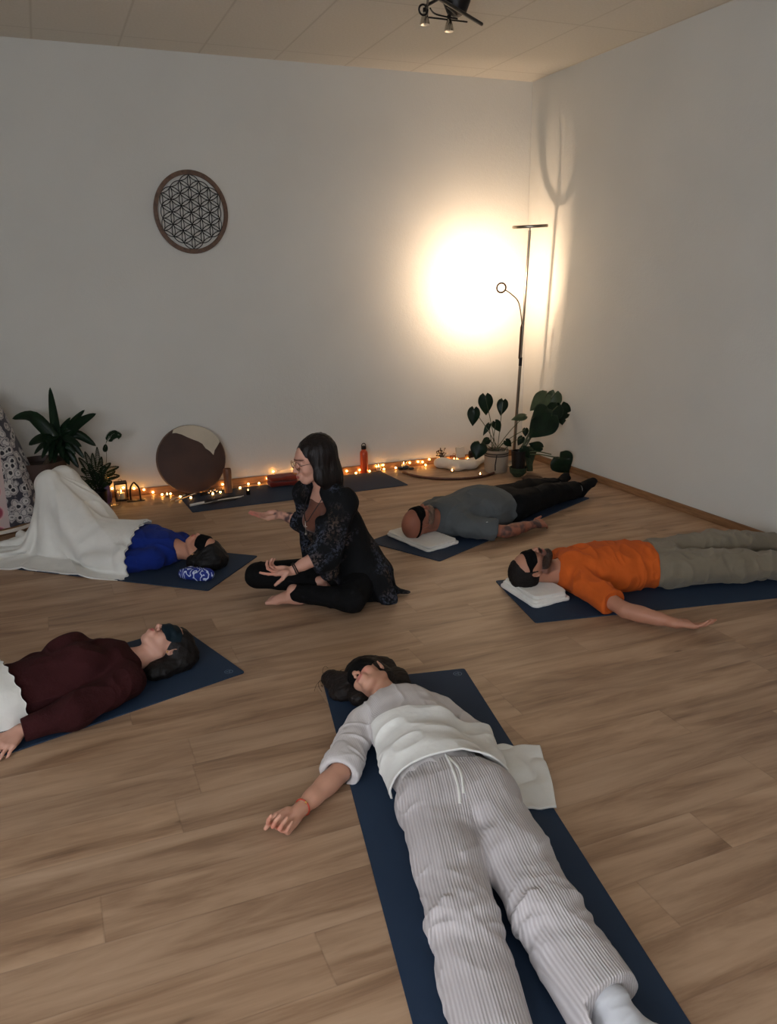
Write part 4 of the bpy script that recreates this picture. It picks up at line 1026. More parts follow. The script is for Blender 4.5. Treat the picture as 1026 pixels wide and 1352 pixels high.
# ------------------------------------------------------------------ man in the orange T-shirt (right)
cE = at(707, 823)[:2]; uE = nrm(np.array([.983, -.182])); vE = np.array([.182, .983])
yoga_mat(cE, uE, vE, 1.83, .62, 'dark blue yoga mat under the man in the orange T-shirt')
def person_E():
    root = rooted('person', 'bearded man in orange T-shirt and khaki trousers lying at the right', 'person', at(830, 780, 0))
    hc = at(702, 750, .150); d = V3(.983, -.182, 0); ax = -nrm(d); T = Frame(hc, Z-ax*.02+V3(-.02, -.06, 0), ax-Z*.04, 1.04)
    j = supine(hc, ax, T, shw=.185, tors=.53, zb=.11, s=1.0, hipw=.09); lat = j['lat']
    sh = j['shN']+ax*.01; el, wr = at(826, 806, .055), at(893, 823, .045); elF, wrF = j['shF']-ax*.22-lat*.14-Z*.04, j['shF']-ax*.40-lat*.30-Z*.05
    knN, knF = j['hpN']-ax*.43+lat*.05, j['hpF']-ax*.43-lat*.03+Z*.03; anN, anF = knN-ax*.42+lat*.04-Z*.03, knF-ax*.42-lat*.04-Z*.03
    B = Fld(.02); head(B, T, jaw=1.05); neck(B, T, j['nb'], .060); torso_prims(B, j, (.145, .13, .14), .72)
    arm(B, sh, el, wr, 1.04); arm(B, j['shF'], elF, wrF, 1.04); leg(B, j['hpN'], knN, anN, 1.0); leg(B, j['hpF'], knF, anF, 1.0)
    H = Fld(.003); hand(H, wr, at(938, 829, .035)-wr, Z*1.0+V3(-.1, .35, 0), False, 1.02, curl=((.20, .30, .2), (.22, .32, .2), (.26, .34, .2), (.3, .35, .25)), thumb=((.80, .55, .30), (.97, .15, .25))); B.P += H.P
    beard = lambda V: np.maximum(T.loc(V)[:, 2]+.036-.25*np.abs(T.loc(V)[:, 0]), -T.loc(V)[:, 2]-.12)+np.maximum(-.0-T.loc(V)[:, 1], 0)*3
    mous = lambda V: np.linalg.norm((T.loc(V)-np.array([0, .098, -.046]))/np.array([.028, .014, .008]), axis=1)*.01-.01
    build('body', B, .0035, M_skin, root, color=tint(SK['E'], [(beard, srgb(104, 74, 60)[:3], .03), (lips(T), srgb(150, 86, 76)[:3], .004), (mous, srgb(60, 44, 38)[:3], .006)]))
    Bd = Fld(.01); head(Bd, T, t=.0025, ears=False, nose=False, jaw=1.03, detail=False); Bd.el(T(0, .078, -.088), np.array([.026, .024, .022]), rot=T.R, k=.02)
    Bd.fn(lambda V: np.maximum(T.loc(V)[:, 2]+.052-.75*np.maximum(np.abs(T.loc(V)[:, 0])-.035, 0), .012-T.loc(V)[:, 1]), 'i', .005)
    Bd.P.append(('fn', 's', .004, None, None, lambda V: np.linalg.norm((T.loc(V)-np.array([0, .100, -.058]))/np.array([.026, .02, .010]), axis=1)*.01-.01))
    Bd.P.append(('fn', 'u', .003, None, None, lambda V: np.linalg.norm((T.loc(V)-np.array([0, .096, -.046]))/np.array([.030, .014, .006]), axis=1)*.008-.008))
    build('beard', Bd, .003, hair_mat('dark_brown_beard', (34, 25, 21), (64, 48, 40)), root, disp=lambda V, n: .0015*vnoise(V*300))
    Hh = Fld(.015); Hh.el(T(0, -.022, .040), np.array([.083, .099, .089])*1.04, rot=T.R)
    Hh.fn(lambda V: (T.loc(V)[:, 1]-.012-1.1*np.maximum(T.loc(V)[:, 2]-.062, 0)-.25*np.maximum(.05-np.abs(T.loc(V)[:, 0]), 0)), 'i', .008)
    Hh.fn(lambda V: -.040-T.loc(V)[:, 2]+.6*np.maximum(T.loc(V)[:, 1]+.03, 0), 'i', .008)
    for q in (-1, 1): Hh.el(T(q*.088, -.001, -.004), (.022, .024, .034), rot=T.R, k=.004, op='s')
    build('hair', Hh, .0035, hair_mat('short_dark_hair', (10, 8, 7), (30, 22, 18), rough=.75), root, disp=lambda V, n: .002*vnoise(V*220)+.0015*vnoise(V*90))
    eye_mask(T, M_maskblk, root, zc=.020, hw=.030, notch=.008)
    S = Fld(.03); torso_prims(S, j, (.178, .168, .175), .76); S.el(j['nb']-ax*.18+Z*.04, (.15, .15, .09), k=.05)
    dr = nrm(el-sh); hem = sh*.30+el*.70; S.rc(sh, hem, .074, .078, k=.04, flat=(Z, .9)); S.rc(j['shF'], j['shF']*.3+elF*.7, .074, .078, k=.04)
    neck_hole(S, j, .066, .012, .008)
    S.fn(lambda V: np.where(((V-sh) @ lat) > .03, (V-hem) @ dr, -1), 'i', .004); S.fn(lambda V: np.where(((V-j['shF']) @ lat) < -.05, (V-(j['shF']*.3+elF*.7)) @ nrm(elF-j['shF']), -1), 'i', .004)
    S.fn(lambda V: -(V-(j['pel']+ax*.02)) @ nrm(ax-lat*.05), 'i', .006)
    Mx = np.stack([lat, ax, Z]); pe = j['pel']; wa = j['waist']; zz = Z*.115
    f1 = folds([(pe+ax*.07+lat*.16+Z*.02, pe+ax*.06+lat*.08+zz, .013, .010), (pe+ax*.13+lat*.15, pe+ax*.16+lat*.02+zz, .013, .009), (wa+lat*.16, wa+ax*.06+lat*.04+zz, .015, .009), (wa+ax*.10+lat*.16+Z*.02, wa+ax*.16+lat*.07+zz, .015, .010),
                (hem+Z*.07-dr*.05, sh-lat*.08+ax*.0+Z*.08, .013, .008), (pe+ax*.05+zz+lat*.02, pe+ax*.20+zz-lat*.02, .012, .007), (j['nb']-ax*.09+lat*.13+Z*.05, j['nb']-ax*.20+lat*.17, .012, -.009)])
    build('shirt', S, .004, M_orange, root, disp=both(wrinkle(.012, (9, 11, 8), Mx, 6), wrinkle(.009, (10, 22, 10), Mx, 2), f1))
    TR = Fld(.03); TR.rc(pe+ax*.06, pe-ax*.05, .150, .160, k=.06, flat=(Z, .74))
    for h_, k_, a_ in ((j['hpN'], knN, anN), (j['hpF'], knF, anF)): TR.rc(h_, k_, .108, .088, k=.03); TR.rc(k_, a_, .088, .07, k=.03)
    build('trousers', TR, .0045, M_khaki, root, disp=both(wrinkle(.009, (20, 14, 14), Mx, 5), wrinkle(.015, (9, 10, 8), Mx, 11), folds([(pe-ax*.10+lat*.14+Z*.02, pe-ax*.14+Z*.09, .012, .009), (pe-ax*.20+lat*.02+Z*.02, pe-ax*.12-lat*.04+Z*.10, .012, .009), (knN+ax*.1+lat*.05+Z*.05, knN+ax*.04-lat*.03+Z*.07, .012, .008)])))
    return hc, ax, lat
M_orange = fabric('orange_jersey', (200, 92, 34), .9, .10, 700, .25, 14, .02); M_khaki = fabric('khaki_cotton', (126, 116, 98), .92, .09, 600, .3, 16, .15)
hcE, axE, latE = person_E()

# ------------------------------------------------------------------ seated teacher
def person_F():
    root = rooted('person', 'dark-haired woman in glasses and patterned kimono sitting cross-legged with hands raised', 'person', V3(-2.88, -2.85, 0))
    hipc = V3(-2.83, -2.84, .115); nb = V3(-2.985, -2.86, .640); chest = V3(-2.94, -2.855, .46); waist = V3(-2.875, -2.845, .27)
    fwd = nrm(V3(-.90, -.42, 0)); rt = np.cross(fwd, Z)   # her right (far side)
    hc = nb+V3(-.060, -.005, .155); T = Frame(hc, V3(-.96, -.12, -.20), V3(-.16, .02, 1), 1.0)
    shR, shL = nb+rt*.155-Z*.045, nb-rt*.155-Z*.045
    elL, wrL = V3(-3.045, -3.030, .335), V3(-3.235, -3.02, .262); elR, wrR = V3(-2.995, -2.64, .38), V3(-3.150, -2.52, .425)
    hpL, hpR = hipc-rt*.085+fwd*.02, hipc+rt*.085+fwd*.02
    knL, anL = V3(-2.93, -3.105, .085), V3(-3.185, -2.875, .080); knR, anR = V3(-3.315, -2.615, .115), V3(-3.02, -2.83, .085)
    B = Fld(.02); head(B, T); neck(B, T, nb, .047); 
    B.rc(chest+Z*.06, waist, .12, .105, k=.05, flat=(fwd, .68)); B.rc(waist, hipc, .11, .135, k=.05, flat=(fwd, .75)); B.rc(shR, shL, .043, .043, k=.04)
    for q in (-1, 1): B.el(chest+rt*q*.065+fwd*.075+Z*.0, (.058, .058, .058), k=.03)
    arm(B, shR, elR, wrR, .9); arm(B, shL, elL, wrL, .9)
    leg(B, hpL, knL, anL, .95); leg(B, hpR, knR, anR, .95)
    foot(B, anL, V3(-.86, .48, .04), V3(.1, .25, -.9), .93, right=False); foot(B, anR, V3(.55, -.80, -.1), V3(.1, .3, -.9), .93, right=True)
    H = Fld(.003); hand(H, wrR, V3(-.98, .10, -.03), V3(.1, -.35, 1), True, .93, curl=((.12, .2, .1), (.18, .25, .15), (.30, .35, .2), (.42, .4, .25)), spread=(.16, .04, -.08, -.2), thumb=((.55, -.0+.75, .45), (.75, .35, .75)))
    hand(H, wrL, V3(-.93, .10, .10), V3(-.1, -.25, 1), False, .93, curl=((.05, .15, .1), (.55, .7, .4), (.75, .8, .5), (.8, .8, .5)), spread=(.05, .02, -.06, -.14), thumb=((.62, .45, .65), (.75, .1, .75))); B.P += H.P
    tat = lambda V: np.where(cap(elR*.55+wrR*.45, wrR*.96+elR*.04, .05)(V) < 0, .010*(vnoise(V*32+3)+.4*vnoise(V*70))+.0005, .05)
    brow = lambda V: np.linalg.norm((T.loc(V)*np.array([1, 1, 1])-np.array([0, .085, .034]))*np.array([0, 1, 1])/np.array([1, .02, .0045]), axis=1)*.01-.01
    build('body', B, .0032, M_skin, root, color=tint(SK['F'], [(lips(T), srgb(170, 84, 80)[:3], .004), (tat, srgb(52, 48, 52)[:3], .006), (brow, srgb(84, 58, 48)[:3], .004), (ball(wrR+V3(-.16, .01, 0), .04), srgb(214, 120, 108)[:3], .07), (ball(wrL+V3(-.13, .01, 0), .04), srgb(208, 140, 120)[:3], .07)]), floorz=.001)
    for q in (-1, 1):
        pass
    # long straight hair
    Hh = Fld(.02); Hh.el(T(0, -.026, .042), np.array([.088, .104, .092]), rot=T.R)
    Hh.rc(T(0, -.065, .04), T(0, -.075, -.10), .088, .085, k=.05, flat=(T.y, .8)); Hh.rc(T(0, -.07, -.10), nb+V3(.045, 0, -.045), .088, .060, k=.05, flat=(T.y, .70))
    for q in (-1, 1): Hh.rc(T(q*.070, -.01, .05), T(q*.083, .005, -.08), .034, .034, k=.03, flat=(T.x, .6)); Hh.rc(T(q*.080, .0, -.07), T(q*.085, -.035, -.175), .034, .020, k=.03, flat=(T.x, .6))
    Hh.P.append(('fn', 's', .012, None, None, lambda V: np.linalg.norm((T.loc(V)-np.array([0, .115, -.055]))/np.array([.0715, .105, .165]), axis=1)*.08-.08))
    build('hair', Hh, .0035, hair_mat('long_black_hair', (8, 6, 6), (30, 19, 16), (1, 1, .08), .5, 220), root, disp=lambda V, n: .003*vnoise(V*np.array([70, 70, 5]))+.0015*vnoise(V*np.array([160, 160, 9])))
    # glasses
    g = empty('glasses'); g.parent = root
    for q in (-1, 1):
        R = [T(q*.033+.0255*math.cos(t), .104-.10*abs(q*.033+.0255*math.cos(t)), .006+.021*math.sin(t)) for t in np.linspace(0, 2*PI, 26, endpoint=False)]
        tube_obj('rim', R, .0012, M_wire, g, 6, closed=True)
        bm = bmesh.new(); vs = [bm.verts.new(p) for p in R]; bm.faces.new(vs); bm_obj('lens', bm, M_lens, g)
        tube_obj('temple', [T(q*.0585, .098, .010), T(q*.074, .05, .010), T(q*.079, .0, .006)], .0012, M_wire, g, 6)
    tube_obj('bridge', catmull([T(-.008, .105, .008), T(0, .107, .012), T(.008, .105, .008)], 4), .0012, M_wire, g, 6)
    # brown top
    S = Fld(.03); S.rc(chest+Z*.08, waist, .128, .118, k=.05, flat=(fwd, .72)); S.rc(waist, hipc+Z*.01, .118, .14, k=.05, flat=(fwd, .78))
    for q in (-1, 1): S.el(chest+rt*q*.065+fwd*.078, (.064, .064, .064), k=.035); S.rc(nb+rt*q*.065-Z*.02, chest+rt*q*.06+fwd*.05, .03, .05, k=.04)
    build('top', S, .004, M_brown, root, disp=wrinkle(.003, (14, 14, 10), None, 5), floorz=None)
    # necklace
    pts = [nb+rt*.05+Z*.025+fwd*.03, nb+rt*.055+fwd*.065-Z*.03, nb+rt*.035+fwd*.115-Z*.10, nb+fwd*.135-Z*.155, nb-rt*.035+fwd*.115-Z*.10, nb-rt*.055+fwd*.065-Z*.03, nb-rt*.05+fwd*.03+Z*.025]
    nk = tube_obj('necklace', catmull(pts, 6), .0026, M_blackcord, root, 6)
    pd = nb+fwd*.143-Z*.17; bm = bmesh.new(); tube(bm, [pd+Z*.02, pd-Z*.045], .0022, 6); tube(bm, [pd-rt*.012-Z*.008, pd+rt*.012-Z*.008], .0020, 6)
    bmesh.ops.create_uvsphere(bm, u_segments=8, v_segments=6, radius=.006, matrix=Matrix.Translation(Vector(pd-Z*.05))); bm_obj('pendant', bm, M_silver, nk, smooth=True)
    # leggings
    TR = Fld(.03); TR.rc(hipc+Z*.05, hipc-Z*.0, .135, .135, k=.06, flat=(fwd, .85)); TR.el(hipc-fwd*.03-Z*.015, (.13, .15, .098), k=.05)
    for h_, k_, a_ in ((hpL, knL, anL), (hpR, knR, anR)): TR.rc(h_, k_, .098, .070, k=.03); TR.rc(k_, a_*.93+k_*.07, .066, .046, k=.03)
    build('leggings', TR, .004, M_blackleg, root, disp=wrinkle(.005, (14, 14, 14), None, 2), floorz=.001)
    # kimono: open in front
    K = Fld(.03); K.rc(nb-Z*.03, chest-Z*.03, .12, .155, k=.06, flat=(fwd, .78)); K.rc(chest-Z*.03, hipc+Z*.06-fwd*.02, .155, .175, k=.06, flat=(fwd, .82)); K.rc(hipc+Z*.04-fwd*.03, hipc-Z*.02-fwd*.05-rt*.02, .17, .185, k=.06, flat=(fwd, .80))
    K.rc(shR, shL, .060, .060, k=.05)
    K.rc(nb+rt*.07-Z*.01, shR, .035, .055, k=.03); K.rc(nb-rt*.07-Z*.01, shL, .035, .055, k=.03)
    # opening
    op = Fld(.02); 
    def opening(V):
        q = V-nb; a = q @ fwd; b = np.abs(q @ rt+.0); z = q[:, 2]
        w_ = .040+.085*np.clip((-z-.0)/.16, 0, 1); return np.maximum(b-w_, .028-a+.0*z)
    K.P.append(('fn', 's', .014, None, None, opening)); K.P.append(('fn', 's', .01, None, None, cap(nb+Z*.3, nb-Z*.01+fwd*.03, .056)))
    # far front panel hanging
    K.rc(shR-Z*.05+fwd*.02, V3(-3.03, -2.68, .16), .042, .045, k=.03, flat=(rt, .6)); K.rc(V3(-3.03, -2.985, .50)+fwd*.02, V3(-3.06, -3.01, .34), .03, .03, k=.03)
    # sleeves, wide at the hem
    dl = nrm(elL-shL); K.rc(shL, elL, .062, .078, k=.03); K.rc(elL, elL*.55+wrL*.45, .076, .074, k=.03); K.rc(elL+Z*.0, elL+Z*-.10+V3(.02, .0, 0), .062, .05, k=.03)
    K.rc(shR, elR, .058, .066, k=.03); K.rc(elR, elR*.62+wrR*.38, .060, .060, k=.03)
    eL, eR = elL*.58+wrL*.42, elR*.66+wrR*.34; hL, hR = nrm(wrL-elL), nrm(wrR-elR)
    K.P.append(('fn', 's', .004, None, None, cap(eL-hL*.01, eL+hL*.25, .047))); K.P.append(('fn', 's', .004, None, None, cap(eR-hR*.01, eR+hR*.25, .042)))
    K.fn(lambda V: np.where((V-elL) @ hL > .0, (V-eL) @ hL, -1)*(np.linalg.norm(V-eL, axis=1) < .2)-1.0*(np.linalg.norm(V-eL, axis=1) >= .2), 'i', .004)
    # skirts spreading on the floor behind
    K.rc(V3(-2.70, -2.90, .12), V3(-2.655, -2.93, .03), .07, .05, k=.05); K.rc(V3(-2.66, -2.93, .03), V3(-2.555, -2.975, .018), .045, .020, k=.03, flat=(Z, .5)); K.rc(V3(-2.75, -3.0, .15), V3(-2.70, -3.04, .03), .06, .05, k=.05)
    Mx = np.stack([fwd, rt, Z])
    build('kimono', K, .004, M_kimono, root, disp=both(wrinkle(.010, (9, 9, 3.2), Mx, 4), wrinkle(.004, (22, 22, 9), Mx, 8)), floorz=.001)
    bp = wrL*.90+elL*.10; Bz = basis(elL-wrL)
    for dz, r_ in ((0, .031), (.010, .0315)): 
        ring = [bp+Bz @ np.array([r_*.93*math.cos(t), r_*.93*math.sin(t), dz]) for t in np.linspace(0, 2*PI, 26, endpoint=False)]; tube_obj('bracelet', ring, .0035, M_blackcord, root, 6, closed=True)
M_wire = simple('black_wire', (22, 20, 22), .3, .6); M_blackcord = simple('black_cord', (18, 15, 15), .6); M_silver = simple('silver', (190, 184, 176), .3, 1)
lm = N('spectacle_lens'); lm.p(Transmission_Weight=1.0, Roughness=0.0, IOR=1.02); lm.col((1, 1, 1, 1)); M_lens = lm.m
M_brown = fabric('brown_rib_top', (104, 66, 52), .9, .1, 600, .25); M_blackleg = fabric('black_leggings', (13, 13, 14), .85, .08, 700, .15, 14, 0)
def kimono_mat():
    m = N('black_floral_kimono'); v = m.coord(); vo = m.n('ShaderNodeTexVoronoi', _feature='F1'); m.t.links.new(v, vo.inputs['Vector']); vo.inputs['Scale'].default_value = 36
    d = m.math('ADD', vo.outputs['Distance'], m.math('MULTIPLY', m.noise(v, 60, 3), .75)); vs = m.n('ShaderNodeTexVoronoi', _feature='F1'); m.t.links.new(v, vs.inputs['Vector']); vs.inputs['Scale'].default_value = 8
    leafy = m.ramp(m.noise(v, 75, 3, .7), [(.50, 0.0), (.58, .8)]); petals = m.math('MAXIMUM', m.math('MULTIPLY', m.ramp(d, [(.64, 1.0), (.74, 0.0)]), .55), leafy); zone = m.ramp(m.noise(v, 5.5, 2), [(.46, 0.0), (.54, 1.0)])
    cc = m.ramp(vs.outputs['Distance'], [(.3, srgb(98, 80, 68)), (.6, srgb(76, 82, 98))])
    m.col(m.mix(m.math('MULTIPLY', m.math('MULTIPLY', petals, zone), .85), srgb(17, 18, 20), cc)); m.p(Roughness=.85); m.b.inputs['Specular IOR Level'].default_value = .15
    m.bump(m.noise(v, 500, 2), .15, .004); return m.m
M_kimono = kimono_mat()
person_F()
# folded towels under the two men's heads
def folded_towel(c, rz, sx, sy, h, label, layers=4, skew=.0):
    F = Fld(.004); R = np.array([[math.cos(rz), -math.sin(rz), 0], [math.sin(rz), math.cos(rz), 0], [0, 0, 1]]); lay = h/layers
    root = None
    def f(V):
        q = (V-np.array([c[0], c[1], 0])) @ R; x, y, z = q[:, 0], q[:, 1], q[:, 2]-.007
        d = 9*np.ones(len(V))
        for i in range(layers):
            w_ = sx/2-.012*i*(1 if i % 2 else .6); l_ = sy/2-.010*i; rr0 = min(.006, lay*.48); zz = np.abs(z-lay*(i+.5)-.004*np.cos(x*11+y*7+i))-(lay*.5-.0006); dx = np.abs(x-.006*(i % 2))-w_+.03; dy = np.abs(y-skew*i)-l_+.03; dxy = np.hypot(np.maximum(dx, 0), np.maximum(dy, 0))+np.minimum(np.maximum(dx, dy), 0)-.03
            e = np.stack([dxy+rr0, zz+rr0], 1); o = np.linalg.norm(np.maximum(e, 0), axis=1)+np.minimum(e.max(1), 0)-rr0
            d = smin(d, o, .0015)
        return d
    F.fn(f, 'u', .0); F.P[-1] = ('fn', 'u', 0, None, None, f)
    o = build('folded_towel', F, .0028, M_towel, None, lo=(c[0]-sx*.75-.05, c[1]-sy*.75-.05, 0), hi=(c[0]+sx*.75+.05, c[1]+sy*.75+.05, h+.03), disp=lambda V, n: .003*vnoise(V*14)+.0012*vnoise(V*60))
    tag(o, label, 'towel'); return o
tD = hcD+latD*.02-axD*.02; folded_towel(tD, math.atan2(axD[1], axD[0]), .28, .46, .038, 'folded white towel under the bald man\'s head', 2)
tE = hcE+latE*.03-axE*.01; folded_towel(tE, math.atan2(axE[1], axE[0])+.22, .24, .36, .060, 'folded white towel under the head of the man in orange', 3)
# ------------------------------------------------------------------ floor lamp
M_steel = simple('brushed_steel', (150, 140, 126), .32, 1); M_dark = simple('dark_metal', (34, 31, 30), .4, .6)
M_brz = simple('dark_bronze', (84, 68, 54), .4, .7); lY = -.53; lb = V3(-.305, -.36, 0); lt = atY(700, 299, lY); ls = lambda t: lb+(lt-lb)*t
lamp = rooted('floor_lamp', 'tall slim floor lamp with glowing reading arm in the corner behind the plants', 'floor lamp', lb)
lathe_obj('base', [(.0, 0), (.125, 0), (.125, .012), (.11, .02), (.02, .024), (0, .024)], lb, M_steel, lamp)
tube_obj('pole', [lb+Z*.02, ls(.45)], .0145, M_steel, lamp, 14); tube_obj('upper_pole', [ls(.45), ls(.985)], .0115, M_steel, lamp, 14); tube_obj('collar', [ls(.44), ls(.475)], .0155, M_dark, lamp, 14)
tube_obj('neck', [ls(.985), lt], .006, M_steel, lamp, 8)
bm = bmesh.new(); hx = nrm(lt-lb); Rn = Matrix(((1, 0, 0), (0, .999, -.03), (0.05, .03, .999)))
lathe(bm, [(.105, -.012), (.15, -.012), (.153, .0), (.15, .012), (.105, .012), (.102, 0), (.105, -.012)], lt, 48, Rn)
hd = bm_obj('lamp_head', bm, M_steel, lamp, smooth=True, auto=40)
bm = bmesh.new(); tube(bm, [lt-V3(.104, 0, 0.005), lt+V3(.104, 0, .005)], .006, 8); bm_obj('cross_bar', bm, M_steel, hd, smooth=True)
lp = atY(662, 380, -.58); a0 = ls(.47)+V3(-.016, -.0, 0); a1 = ls(.60)+V3(-.018, 0, .0)
arm_pts = catmull([a0, a1, atY(689, 425, -.52), atY(685, 400, -.54), atY(676, 389, -.565), lp+V3(.04, 0, -.018)], 8)
tube_obj('reading_arm', arm_pts, [.0085 if i < 9 else .0052 for i in range(len(arm_pts))], M_brz, lamp, 10)
aim = nrm(V3(.10, .5, .06)); bz = basis(aim)
ring = [lp+bz @ np.array([.040*math.cos(t), .040*math.sin(t), 0]) for t in np.linspace(0, 2*PI, 32, endpoint=False)]
rh = tube_obj('reading_head', ring, .0075, M_brz, lamp, 8, closed=True)
M_led = emis('warm_led', (255, 226, 184), 30)
ring2 = [lp+aim*.007+bz @ np.array([.038*math.cos(t), .038*math.sin(t), 0]) for t in np.linspace(0, 2*PI, 32, endpoint=False)]
tube_obj('light_strip', ring2, .003, M_led, rh, 6, closed=True)
area('reading_light', lp+aim*.012, lp+aim, .075, .075, LAMP_W, (1.0, .71, .49), shape='DISK')

# ------------------------------------------------------------------ wall ornament: flower of life
M_dwood = wood('dark_carved_wood', (74, 52, 38), (108, 80, 58), (6, 6, 6), 5); M_lat = simple('black_carved_lattice', (40, 40, 40), .6)
oc = V3(-3.09, -.02, 2.238); orn = rooted('wall_ornament', 'round carved wooden flower-of-life disc hanging on the left of the back wall', 'wall decoration', oc)
RO = .302; bm = bmesh.new(); M90 = Matrix.Rotation(PI/2, 3, 'X'); lathe(bm, [(RO-.034, -.007), (RO, -.007), (RO, .007), (RO-.034, .007), (RO-.034, -.007)], oc, 72, M90); bm_obj('frame', bm, M_dwood, orn, smooth=True, auto=40)
Ri = RO-.034; rr_ = Ri/3; cs = []
for i in range(-4, 5):
    for k in range(-4, 5):
        x, z = rr_*(i+k*.5), rr_*k*math.sqrt(3)/2; x, z = z, x
        cs.append((x, z, math.hypot(x, z)))
inner = [c for c in cs if c[2] < 2.05*rr_]; outer = [c for c in cs if 2.05*rr_ <= c[2] < 3.7*rr_]
bm = bmesh.new()
for (x, z, d) in inner:
    tube(bm, [oc+V3(x+rr_*math.cos(t), 0, z+rr_*math.sin(t)) for t in np.linspace(0, 2*PI, 40, endpoint=False)], .0031, 4, closed=True)
for (x, z, d) in outer:
    run = []
    for t in np.linspace(0, 2*PI, 73):
        p = (x+rr_*math.cos(t), z+rr_*math.sin(t)); ok = any(math.hypot(p[0]-c[0], p[1]-c[1]) < rr_*1.001 for c in inner)
        if ok: run.append(oc+V3(p[0], 0, p[1]))
        if (not ok or t > 6.28) and run:
            if len(run) > 2: tube(bm, run, .0031, 4)
            run = []
bm_obj('lattice', bm, M_lat, orn, smooth=False)

orn.scale = (.955, 1, 1.03)
# ------------------------------------------------------------------ frame drum leaning on the wall
M_hide = simple('brown_drum_hide', (66, 42, 32), .7, nscale=5, namp=.25, bump=.2, bscale=60); M_cream = simple('cream_hide', (196, 184, 162), .8, nscale=8, namp=.08)
RDm = .283; dc = V3(-3.262, -.125, .292); dr_ = rooted('frame_drum', 'round frame drum of brown and cream hide leaning against the back wall', 'drum', (dc[0], -.17, 0))
tl = math.radians(13); Rd = Matrix.Rotation(PI/2-tl, 3, 'X')
bm = bmesh.new(); lathe(bm, [(RDm-.012, -.055), (RDm-.002, -.055), (RDm, -.03), (RDm, .012), (RDm-.004, .018), (RDm-.012, .018), (RDm-.012, -.055)], dc, 64, Rd); bm_obj('hoop', bm, M_dwood, dr_, smooth=True, auto=40)
bm = bmesh.new(); lathe(bm, [(.0, .0185), (RDm*.5, .0182), (RDm-.008, .0185), (RDm-.001, .013), (RDm+.0012, .0), (RDm+.0012, -.022)], dc, 64, Rd); bm_obj('drum_skin', bm, M_hide, dr_, smooth=True)
bd = [(-.52, .85), (-.47, .80), (-.36, .80), (-.2, .74), (-.05, .65), (.12, .56), (.25, .50), (.36, .42), (.44, .28), (.56, .18), (.65, .06), (.70, .20), (.78, .30), (.88, .44)]
arc = [(math.cos(t), math.sin(t)) for t in np.linspace(math.atan2(.44, .88), math.atan2(.85, -.52), 16)]
bm = bmesh.new(); poly = [bm.verts.new(Rd @ Vector((x*RDm*.995, y*RDm*.995, .0196))+Vector(dc)) for x, y in bd[1:]+arc[1:-1]]; f = bm.faces.new(poly)
if f.normal.y > 0: f.normal_flip()
bmesh.ops.triangulate(bm, faces=[f]); bm_obj('hide_patch', bm, M_cream, dr_)

# ------------------------------------------------------------------ mat and things along the back wall
fm = nrm(np.array([-1.851, -.07])); fw_ = np.array([fm[1], -fm[0]]); fw_ = fw_ if fw_[1] > 0 else -fw_
yoga_mat(np.array([-1.528, -.664]), fm, fw_, 1.85, .58, 'empty blue yoga mat along the back wall')
g0 = at(302, 651)
o = lathe_obj('wooden_tube', [(0, 0), (.032, 0), (.034, .02), (.032, .10), (.034, .19), (.030, .205), (.024, .205), (.022, .02), (0, .02)], (0, 0, 0), wood('carved_tube_wood', (96, 58, 38), (140, 92, 62), (8, 8, 2)), None); o.location = (g0[0], g0[1], .0065); tag(o, 'upright carved wooden tube standing right of the drum', 'instrument')
g0 = at(480.5, 624); M_or = simple('orange_enamel', (196, 74, 36), .3); bt = rooted('bottle', 'tall orange-red drinking bottle standing against the skirting', 'bottle', (g0[0], min(g0[1], -.06), 0)); gc = (g0[0], min(g0[1], -.06), .0)
lathe_obj('body', [(0, 0), (.033, 0), (.036, .006), (.036, .18), (.032, .20), (.021, .212), (.021, .222), (0, .222)], gc, M_or, bt); lathe_obj('cap', [(0, .222), (.023, .222), (.023, .248), (.018, .252), (0, .252)], gc, M_dark, bt)
tube_obj('handle', [V3(*gc)+V3(.02*math.cos(t), 0, .252+.024*math.sin(t)) for t in np.linspace(0, PI, 10)], .004, M_dark, bt, 8)
# dark red folded cloths
M_red = fabric('dark_red_cloth', (112, 36, 28), .9, .15, 500, .3, 20); M_red2 = fabric('rust_cloth', (134, 52, 36), .9, .15, 500, .3, 20)
def pad(name, c, rz, s, mat, label, cat, z0=.0065, seed=0):
    F = Fld(.01); R = np.array([[math.cos(rz), -math.sin(rz), 0], [math.sin(rz), math.cos(rz), 0], [0, 0, 1]])
    def f(V):
        q = (V-np.array([c[0], c[1], z0+s[2]/2])) @ R; r = s[2]*.42; e = np.abs(q)-np.array(s)/2+r; return np.linalg.norm(np.maximum(e, 0), axis=1)+np.minimum(e.max(1), 0)-r
    F.P.append(('fn', 'u', 0, None, None, f)); m = max(s)
    o = build(name, F, .006, mat, None, lo=(c[0]-m*.75, c[1]-m*.75, z0-.02), hi=(c[0]+m*.75, c[1]+m*.75, z0+s[2]+.03), disp=lambda V, n: .006*vnoise(V*15+seed), floorz=z0); return tag(o, label, cat)
q = at(373, 641); pad('folded_cloth', q, 0, (.25, .16, .045), M_red, 'dark red folded cloth, the lower one behind the seated woman', 'cloth', seed=2); pad('folded_cloth', q+V3(.0, .012, 0), .05, (.235, .14, .038), M_red2, 'rust red folded cloth lying on top of the dark red one', 'cloth', .050, 5)
